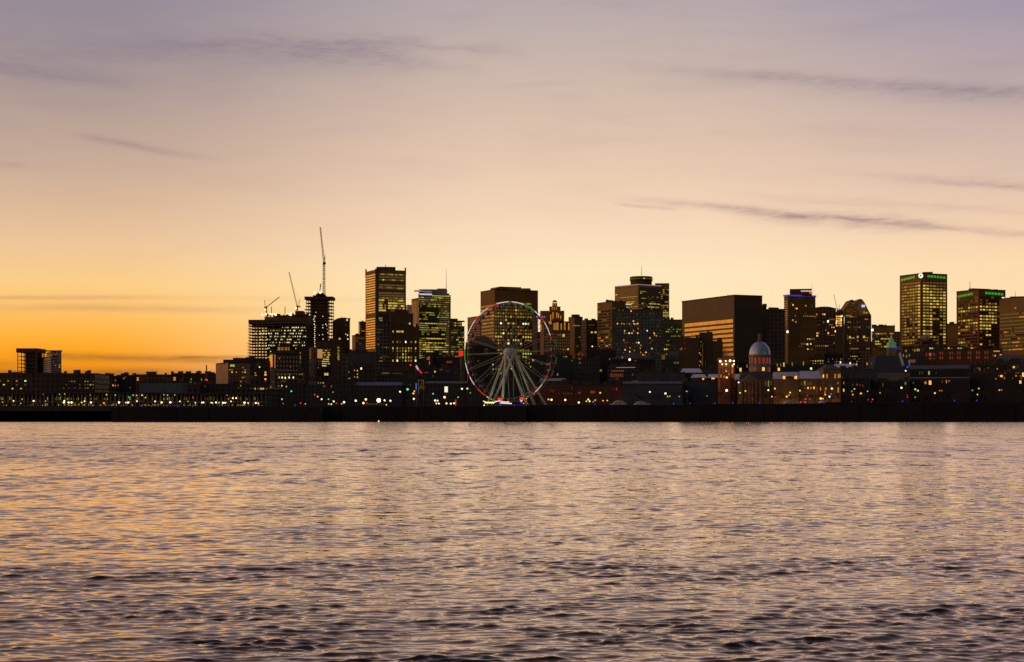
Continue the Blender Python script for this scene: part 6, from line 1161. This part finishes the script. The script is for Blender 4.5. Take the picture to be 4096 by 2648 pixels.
ALL += fF([(325, 1203, 'H', 1.6), (405, 1203, 'W', .7), (485, 1208, 'C', .7), (617, 1085, 'W', .7), (720, 1052, 'G', .95), (812, 1078, 'O', .6), (800, 1108, 'O', .75), (806, 1182, 'W', .7), (1097, 1205, 'W', .75), (1131, 1207, 'W', .6), (1115, 1245, 'W', .55), (1150, 1247, 'W', .55), (1226, 1160, 'W', .85), (1253, 1245, 'W', .65), (1312, 1248, 'W', .7), (1357, 1242, 'W', .65), (1465, 1045, 'W', .7), (1538, 1042, 'y', .8), (1580, 1100, 'g', .5), (1413, 1160, 'G', .5), (1070, 1112, 'G', .6), (760, 720, 'R', .65), (160, 1240, 'R', .35), (430, 1263, 'O', .5)])
ALL += fG([(1322, 1195, 'W', .75), (1510, 1197, 'W', .75), (1695, 1232, 'W', .75), (525, 1237, 'W', .5), (400, 1270, 'W', .5), (1280, 1190, 'O', .6), (940, 1245, 'y', .4), (980, 1180, 'O', .35)])
ALL += f3([(157, 1215, 'y', .6), (182, 1190, 'Y', .6), (200, 1215, 'Y', .6), (345, 1100, 'y', .7), (1025, 1088, 'W', .65), (1240, 1110, 'W', .85), (1533, 1080, 'W', .75), (1268, 1150, 'g', .65), (1297, 1147, 'g', .6), (1428, 1150, 'g', .5), (278, 1200, 'O', .5), (383, 1208, 'O', .5), (443, 1205, 'O', .5), (250, 1222, 'g', .5)])
ALL += f4([(775, 1067, 'H', .95), (503, 1143, 'G', .6), (960, 1100, 'y', .7), (1033, 1075, 'y', .65), (940, 957, 'C', .6), (1347, 1063, 'W', .7), (1437, 1042, 'O', .7), (1645, 1097, 'y', .7), (1598, 1152, 'O', .75), (1395, 1152, 'O', .55), (1447, 1155, 'R', .3), (1630, 1133, 'O', .4)])
ALL += f5([(410, 1070, 'y', .7), (847, 1042, 'W', .8), (760, 1123, 'O', .75), (838, 1115, 'R', .5), (695, 1178, 'O', .95), (725, 1180, 'O', .5), (815, 1152, 'C', .7), (1135, 1122, 'O', .8), (1245, 1108, 'O', .9), (1120, 1080, 'y', .6), (1157, 1047, 'y', .55), (1337, 1078, 'y', .5), (1507, 1100, 'O', .55), (1405, 1190, 'R', .5), (757, 1222, 'R', .5), (417, 1227, 'R', .5), (485, 1227, 'R', .5), (540, 1187, 'R', .35), (487, 1187, 'R', .5), (508, 1135, 'R', .3), (1345, 1195, 'R', .3)])
ALL += f6([(157, 1030, 'W', .8), (345, 1050, 'y', .75), (382, 1070, 'y', .75), (614, 1103, 'O', .7), (708, 1070, 'R', .5), (680, 1070, 'g', .5), (1127, 1065, 'g', .6), (1215, 1040, 'y', .6), (1198, 1122, 'O', .6), (1498, 1062, 'y', .6), (1527, 1060, 'R', .5), (215, 798, 'W', .6), (235, 1127, 'R', .4), (345, 1160, 'g', .5), (240, 1157, 'R', .35)])
for a_ in ALL: lamp(*a_)
lamp(3060, 1320 + 245, 'W', .01) if False else None
BP = MB(); BP.bar((0, 0, -1), (0, 0, -.15), .1, 0, 6); BPM = BP.mesh('post', DARK)
fBb = lambda l: [(480 + a * .2921, 1250 + b_ * .2921) for a, b_ in l]
bl = fBb([(295, 1280), (430, 1280), (645, 1278), (788, 1280), (995, 1278)]) + [(a, b_) for a, b_ in fD([(755, 1270)])] + fG([(445, 1275), (625, 1272), (810, 1272), (1103, 1268), (1413, 1268), (1615, 1268)]) + f3([(275, 1260), (483, 1257), (1020, 1250), (1350, 1248), (1575, 1245)]) + f4([(50, 1245), (617, 1242), (860, 1238), (1222, 1238)]) + f5([(475, 1228), (735, 1228), (1118, 1225), (1388, 1222)]) + f6([(172, 1215), (880, 1205), (1185, 1203)])
for px_, py_ in bl:
    p = P(px_, py_, 903.6); t = thing('marker_light', 'tiny blue marker light on the edge of the quay wall', 'marker light', p, 'blue marker lights along the quay'); put('lamp_globe', LAMP_MESH['B'], t, (0, 0, 0), (.34, .34, .34)); put('post', BPM, t)
# flag, neon strip, screens
t = thing('flag', 'red and white flag hanging slanted in front of the dark stone block', 'flag', P(1664, 1530, 1150)); u = 1150 / F
b = MB(); b.bar((t.location.x, 1150, GZ), (t.location.x, 1150, zz(1458, 1150)), .12, 0, 6); b.obj('pole', STEEL, t)
def flagpart(x0, y0, x1, y1, m, nm):
    b = MB(); vs = []
    for i in range(9):
        f_ = i / 8; px_, py_ = x0 + (x1 - x0) * f_, y0 + (y1 - y0) * f_
        for s_ in (-1, 1):
            for d_ in (0, .06): p = P(px_ + s_ * 2.6, py_ - s_ * 3.0, 1149.4); vs.append((p.x, p.y + d_ + .5 * math.sin(i * 1.1), p.z))
    fs = []
    for i in range(8): a_ = i * 4; fs += [(a_, a_ + 4, a_ + 6, a_ + 2), (a_ + 1, a_ + 3, a_ + 7, a_ + 5), (a_, a_ + 1, a_ + 5, a_ + 4), (a_ + 2, a_ + 6, a_ + 7, a_ + 3)]
    b.faces_on(vs, fs); b.obj(nm, m, t)
flagpart(1664, 1463, 1673, 1478, mat_emit('flag_white_lit', (0.55, 0.42, 0.5), 0.85), 'white_field'); flagpart(1673.2, 1478, 1687, 1493, mat_emit('flag_red_lit', (0.6, 0.02, 0.05), 0.85), 'red_field')  # light on the cloth is put in as emission
def panel(name, label, cat, x0, x1, y0, y1, Y, c, k):
    t = thing(name, label, cat, P((x0 + x1) / 2, 1640, Y)); a_, b_ = P(x0, y1, Y), P(x1, y0, Y)
    b = MB(); b.box(a_.x, b_.x, Y, Y + .4, a_.z, b_.z); b.obj('lit_face', mat_emit(name + '_glow', c, k), t); b = MB(); b.box((a_.x + b_.x) / 2 - .2, (a_.x + b_.x) / 2 + .2, Y + .42, Y + .8, GZ - .3, b_.z - .2); b.obj('post', STEEL, t)
panel('lit_screen', 'upright white lit screen left of the wheel', 'screen', 1778, 1791, 1546, 1569, 960, (0.92, 0.82, 0.62), 1.1)
panel('neon_strip', 'thin vertical blue neon strip left of the wheel', 'neon light', 1662.5, 1666.5, 1532, 1558, 965, (0.05, 0.12, 0.8), 1.0)
panel('red_upright_lamp', 'narrow upright red lamp beside the white quay lamps', 'banner', 1821, 1824.5, 1598, 1622, 925, (0.8, 0.02, 0.01), 1.1)  # a narrow upright red lamp
t = thing('stage_frame', 'amber lit scaffold frame left of the wheel', 'scaffold', P(1685, 1570, 975)); FRM = mat_emit('frame_amber_glow', (0.16, 0.10, 0.015), 0.6)  # amber light on the tubes is put in as emission
for (xa, ya, xb, yb) in ((1674, 1520, 1674, 1575), (1690, 1523, 1678, 1560), (1672, 1521, 1695, 1521), (1677, 1548, 1702, 1548), (1694, 1521, 1694, 1548), (1680, 1545, 1698, 1560)):
    b = MB(); b.bar(P(xa, ya, 975), P(xb, yb, 975), .22, 0, 4); b.obj('frame_tube', FRM, t)
for xx in (1674, 1694): b = MB(); q = P(xx, 1548, 975.4); b.bar((q.x, q.y, GZ), q, .15, 0, 4); b.obj('frame_leg', STEEL, t)
# tents
TENT = mat_wall('tent_canvas', (0.42, 0.47, 0.46), 0.8, 0.15)
for x0, x1, yt, lab in ((2446, 2512, 1600, 'pale peaked tent on the quay, left of the pair'), (2534, 2600, 1604, 'pale low arched tent on the quay, right of the pair'), (3132, 3194, 1601, 'greenish white tent in front of the market hall'), (3274, 3322, 1603, 'small pale tent by the red tail lights near the market pavilion')):
    Yt = 925; t = thing('marquee', lab, 'tent', P((x0 + x1) / 2, 1625, Yt), 'quayside tents'); b = MB(); n_ = 12; v = []
    zb_, zt_ = GZ - .2, zz(yt, Yt); xa, xb = (x0 - CX) * Yt / F, (x1 - CX) * Yt / F
    for d_ in (0, 9):
        for i in range(n_ + 1): f_ = i / n_; v.append((xa + (xb - xa) * f_, Yt + d_, zb_ + (zt_ - zb_) * (math.sin(math.pi * f_) ** .8 if i not in (0, n_) else 0.0)))
    m_ = n_ + 1; fs = [(i + 1, i, m_ + i, m_ + i + 1) for i in range(n_)] + [tuple(range(m_)), tuple(reversed(range(m_, 2 * m_)))]; b.faces_on(v, fs); b.obj('canvas', TENT, t)
    for f_ in (.25, .5, .75): b = MB(); xx = xa + (xb - xa) * f_; b.bar((xx, Yt - .1, zb_), (xx, Yt - .1, zb_ + (zt_ - zb_) * math.sin(math.pi * f_) ** .8), .08, 0, 4); b.obj('pole', STEEL, t)
# parked cars by the big floodlight and in front of the market
def car_parts():
    prof = [(-2.2, .35), (-2.2, .85), (-1.5, .95), (-.9, 1.42), (.7, 1.45), (1.4, .98), (2.2, .85), (2.2, .35)]
    b = MB(); n_ = len(prof); v = [(x_, -.85, z_) for x_, z_ in prof] + [(x_, .85, z_) for x_, z_ in prof]; b.faces_on(v, [tuple(range(n_)), tuple(reversed(range(n_, 2 * n_)))] + [((k + 1) % n_, k, n_ + k, n_ + (k + 1) % n_) for k in range(n_)])
    w = MB(); w.lathe([(.05, -.11), (.33, -.1), (.33, .1), (.05, .11)], 12); g_ = MB(); g_.prism([(-.82, -.875), (.62, -.875), (.62, -.86), (-.82, -.86)], .98, 1.36, top=[(-.75, -.872), (.6, -.872), (.6, -.86), (-.75, -.86)])
    return b, w, g_
cb, cw, cg = car_parts(); CARM = {k: cb.mesh('body', mat_wall('car_' + k, c, .3, .1, .5, 0, .6)) for k, c in (('pale', (.55, .5, .48)), ('dark', (.05, .055, .06)), ('grey', (.2, .2, .2)))}; WHM = cw.mesh('wheel', DARK); GLM = cg.mesh('side_window', PANE); TLM = LAMP_MESH['R']
for px_, k_, lab in ((1466, 'grey', 'grey car parked leftmost in the row under the big floodlight'), (1485, 'pale', 'pale car second in the row under the big floodlight'), (1499, 'pale', 'pale car directly under the big floodlight'), (1517, 'grey', 'grey car right of the big floodlight'), (2858, 'dark', 'dark car parked on the quay below the lit chapel'), (2925, 'grey', 'grey car parked right of the chapel on the quay'), (2960, 'pale', 'pale car parked on the quay below the portico'), (3208, 'dark', 'dark car by two red tail lights near the market hall'), (3228, 'grey', 'grey car right of the greenish tent'), (3252, 'grey', 'grey car between the greenish tent and the small pale tent')):
    Yv = 912; t = thing('parked_car', lab, 'car', ((px_ - CX) * Yv / F, Yv, GZ), 'cars parked along the quay'); put('body', CARM[k_], t); put('side_window', GLM, t)
    for wx in (-1.35, 1.35):
        for wy in (-.8, .8): put('wheel', WHM, t, (wx, wy, .33), (1, 1, 1), (R(90), 0, 0))
# ------------------------------------------------------------------ bare trees along the right quay
def tree_mesh(seed, h):
    rr = random.Random(seed); tb, cbm = MB(), MB()
    tb.bar((0, 0, 0), (0, 0, h * .32), .22, 0, 6, .16)
    def grow(p, d, L, r_, lv):
        q = p + d * L; (tb if lv < 1 else cbm).bar(p, q, r_, 0, 4 if lv < 3 else 3, r_ * .65)
        if lv >= 5: return
        for _ in range(3 if lv < 4 else 2):
            nd = (d + Vector((rr.uniform(-1, 1), rr.uniform(-1, 1), rr.uniform(-.25, .75))) * (.75 if lv else .9)).normalized(); grow(q, nd, L * rr.uniform(.62, .85), max(r_ * .62, .035), lv + 1)
    for _ in range(4): grow(Vector((0, 0, h * rr.uniform(.24, .32))), Vector((rr.uniform(-.7, .7), rr.uniform(-.7, .7), 1)).normalized(), h * .2, .12, 1)
    return tb.mesh('trunk', BARK), cbm.mesh('crown', BARK)
TR = [tree_mesh(s_, 10) for s_ in (1, 2, 3, 4)]
trees = [(2690 + i * 33 + rnd.uniform(-10, 10), rnd.uniform(930, 985), rnd.uniform(.75, 1.2)) for i in range(9)] + [(3000 + i * 29 + rnd.uniform(-9, 9), rnd.uniform(928, 975), rnd.uniform(.6, .95)) for i in range(12)] + [(3360 + i * 25 + rnd.uniform(-8, 8), rnd.uniform(930, 1000), rnd.uniform(.85, 1.35)) for i in range(32)] + [(2530 + i * 40, 960 + 10 * (i % 3), rnd.uniform(.7, 1)) for i in range(4)] + [(1215 + i * 46, 950 + 12 * (i % 3), rnd.uniform(.6, .9)) for i in range(10)]
for i, (px_, Yt, s_) in enumerate(trees):
    zo = 'behind the pale tents' if 2500 < px_ < 2680 else 'below the construction site and left of the wheel' if px_ < 2000 else 'below the pale roofs and chapel' if px_ < 2985 else 'in front of the market hall' if px_ < 3352 else 'at the dark right end of the quay'
    t = thing('bare_tree', f'bare dark tree {zo}', 'tree', ((px_ - CX) * Yt / F, Yt, GZ - .1), f'bare trees {zo}'); a_, b_ = TR[i % 4]; rz = rnd.uniform(0, 6.28)
    put('trunk', a_, t, (0, 0, 0), (s_, s_, s_), (0, 0, rz)); put('crown', b_, t, (0, 0, 0), (s_, s_, s_), (0, 0, rz))
# buoy on the river
t = thing('buoy', 'small white lit buoy floating near the quay wall', 'buoy', P(1515, 1691, 790) * 1.0); t.location.z = 0
put('lamp_globe', LAMP_MESH['W'], t, (0, 0, .7), (.32, .32, .32)); b = MB(); b.lathe([(.1, -.4), (.8, -.3), (.85, .1), (.3, .45), (.12, .5)], 16, 0, t.location); b.obj('float', WPAINT, t)
# steam puff in front of the ring emblem tower
sm = bpy.data.materials.new('steam'); sm.use_nodes = True; g = NT(sm.node_tree); sm.node_tree.nodes.clear()
o_ = g.n('ShaderNodeOutputMaterial'); vp = g.n('ShaderNodeVolumePrincipled'); g.link(vp.outputs[0], o_.inputs['Volume']); tcn = g.n('ShaderNodeTexCoord')
ns = g.noise(tcn.outputs['Object'], .16, 4, .6); ln = g.n('ShaderNodeVectorMath', operation='LENGTH'); mp = g.n('ShaderNodeMapping'); g.link(tcn.outputs['Object'], mp.inputs[0]); mp.inputs['Scale'].default_value = (1 / 6.5, 1 / 6.0, 1 / 4.5); mp.vector_type = 'POINT'; g.link(mp.outputs[0], ln.inputs[0])
den = g.m('MULTIPLY', g.m('MAXIMUM', g.m('SUBTRACT', g.m('ADD', g.m('SUBTRACT', 1.0, ln.outputs['Value']), g.m('MULTIPLY', g.m('SUBTRACT', ns, .5), 1.8)), .2), 0.0), .5)
vp.inputs['Anisotropy'].default_value = .55; g.link(den, vp.inputs['Density']); vp.inputs['Color'].default_value = (.9, .85, .8, 1)
b = MB(); b.box(-8.5, 8.5, -6, 6, -6, 6); o = b.obj('steam', sm); o.location = P(3704, 1346, 1560); o['kind'] = 'stuff'; o['label'] = 'beige puff of steam'
# repeats that can be told apart only by their place in a row: count them from the left
ORD = ['leftmost', 'second', 'third', 'fourth', 'fifth', 'sixth', 'seventh', 'eighth', 'ninth', 'tenth', 'eleventh', 'twelfth', 'thirteenth', 'fourteenth', 'fifteenth']
rows = {}
for o in bpy.data.objects:
    if o.parent is None and o.get('category') in ('street lamp', 'lamp', 'light', 'floodlight', 'tree'): rows.setdefault(o['label'], []).append(o)
for lab, os_ in rows.items():
    if 1 < len(os_) <= 15:
        for i, o in enumerate(sorted(os_, key=lambda q: q.location.x / q.location.y)):
            o['label'] = (ORD[i] + ' ' + lab) if i == 0 else (ORD[i] + ' from left, ' + lab)
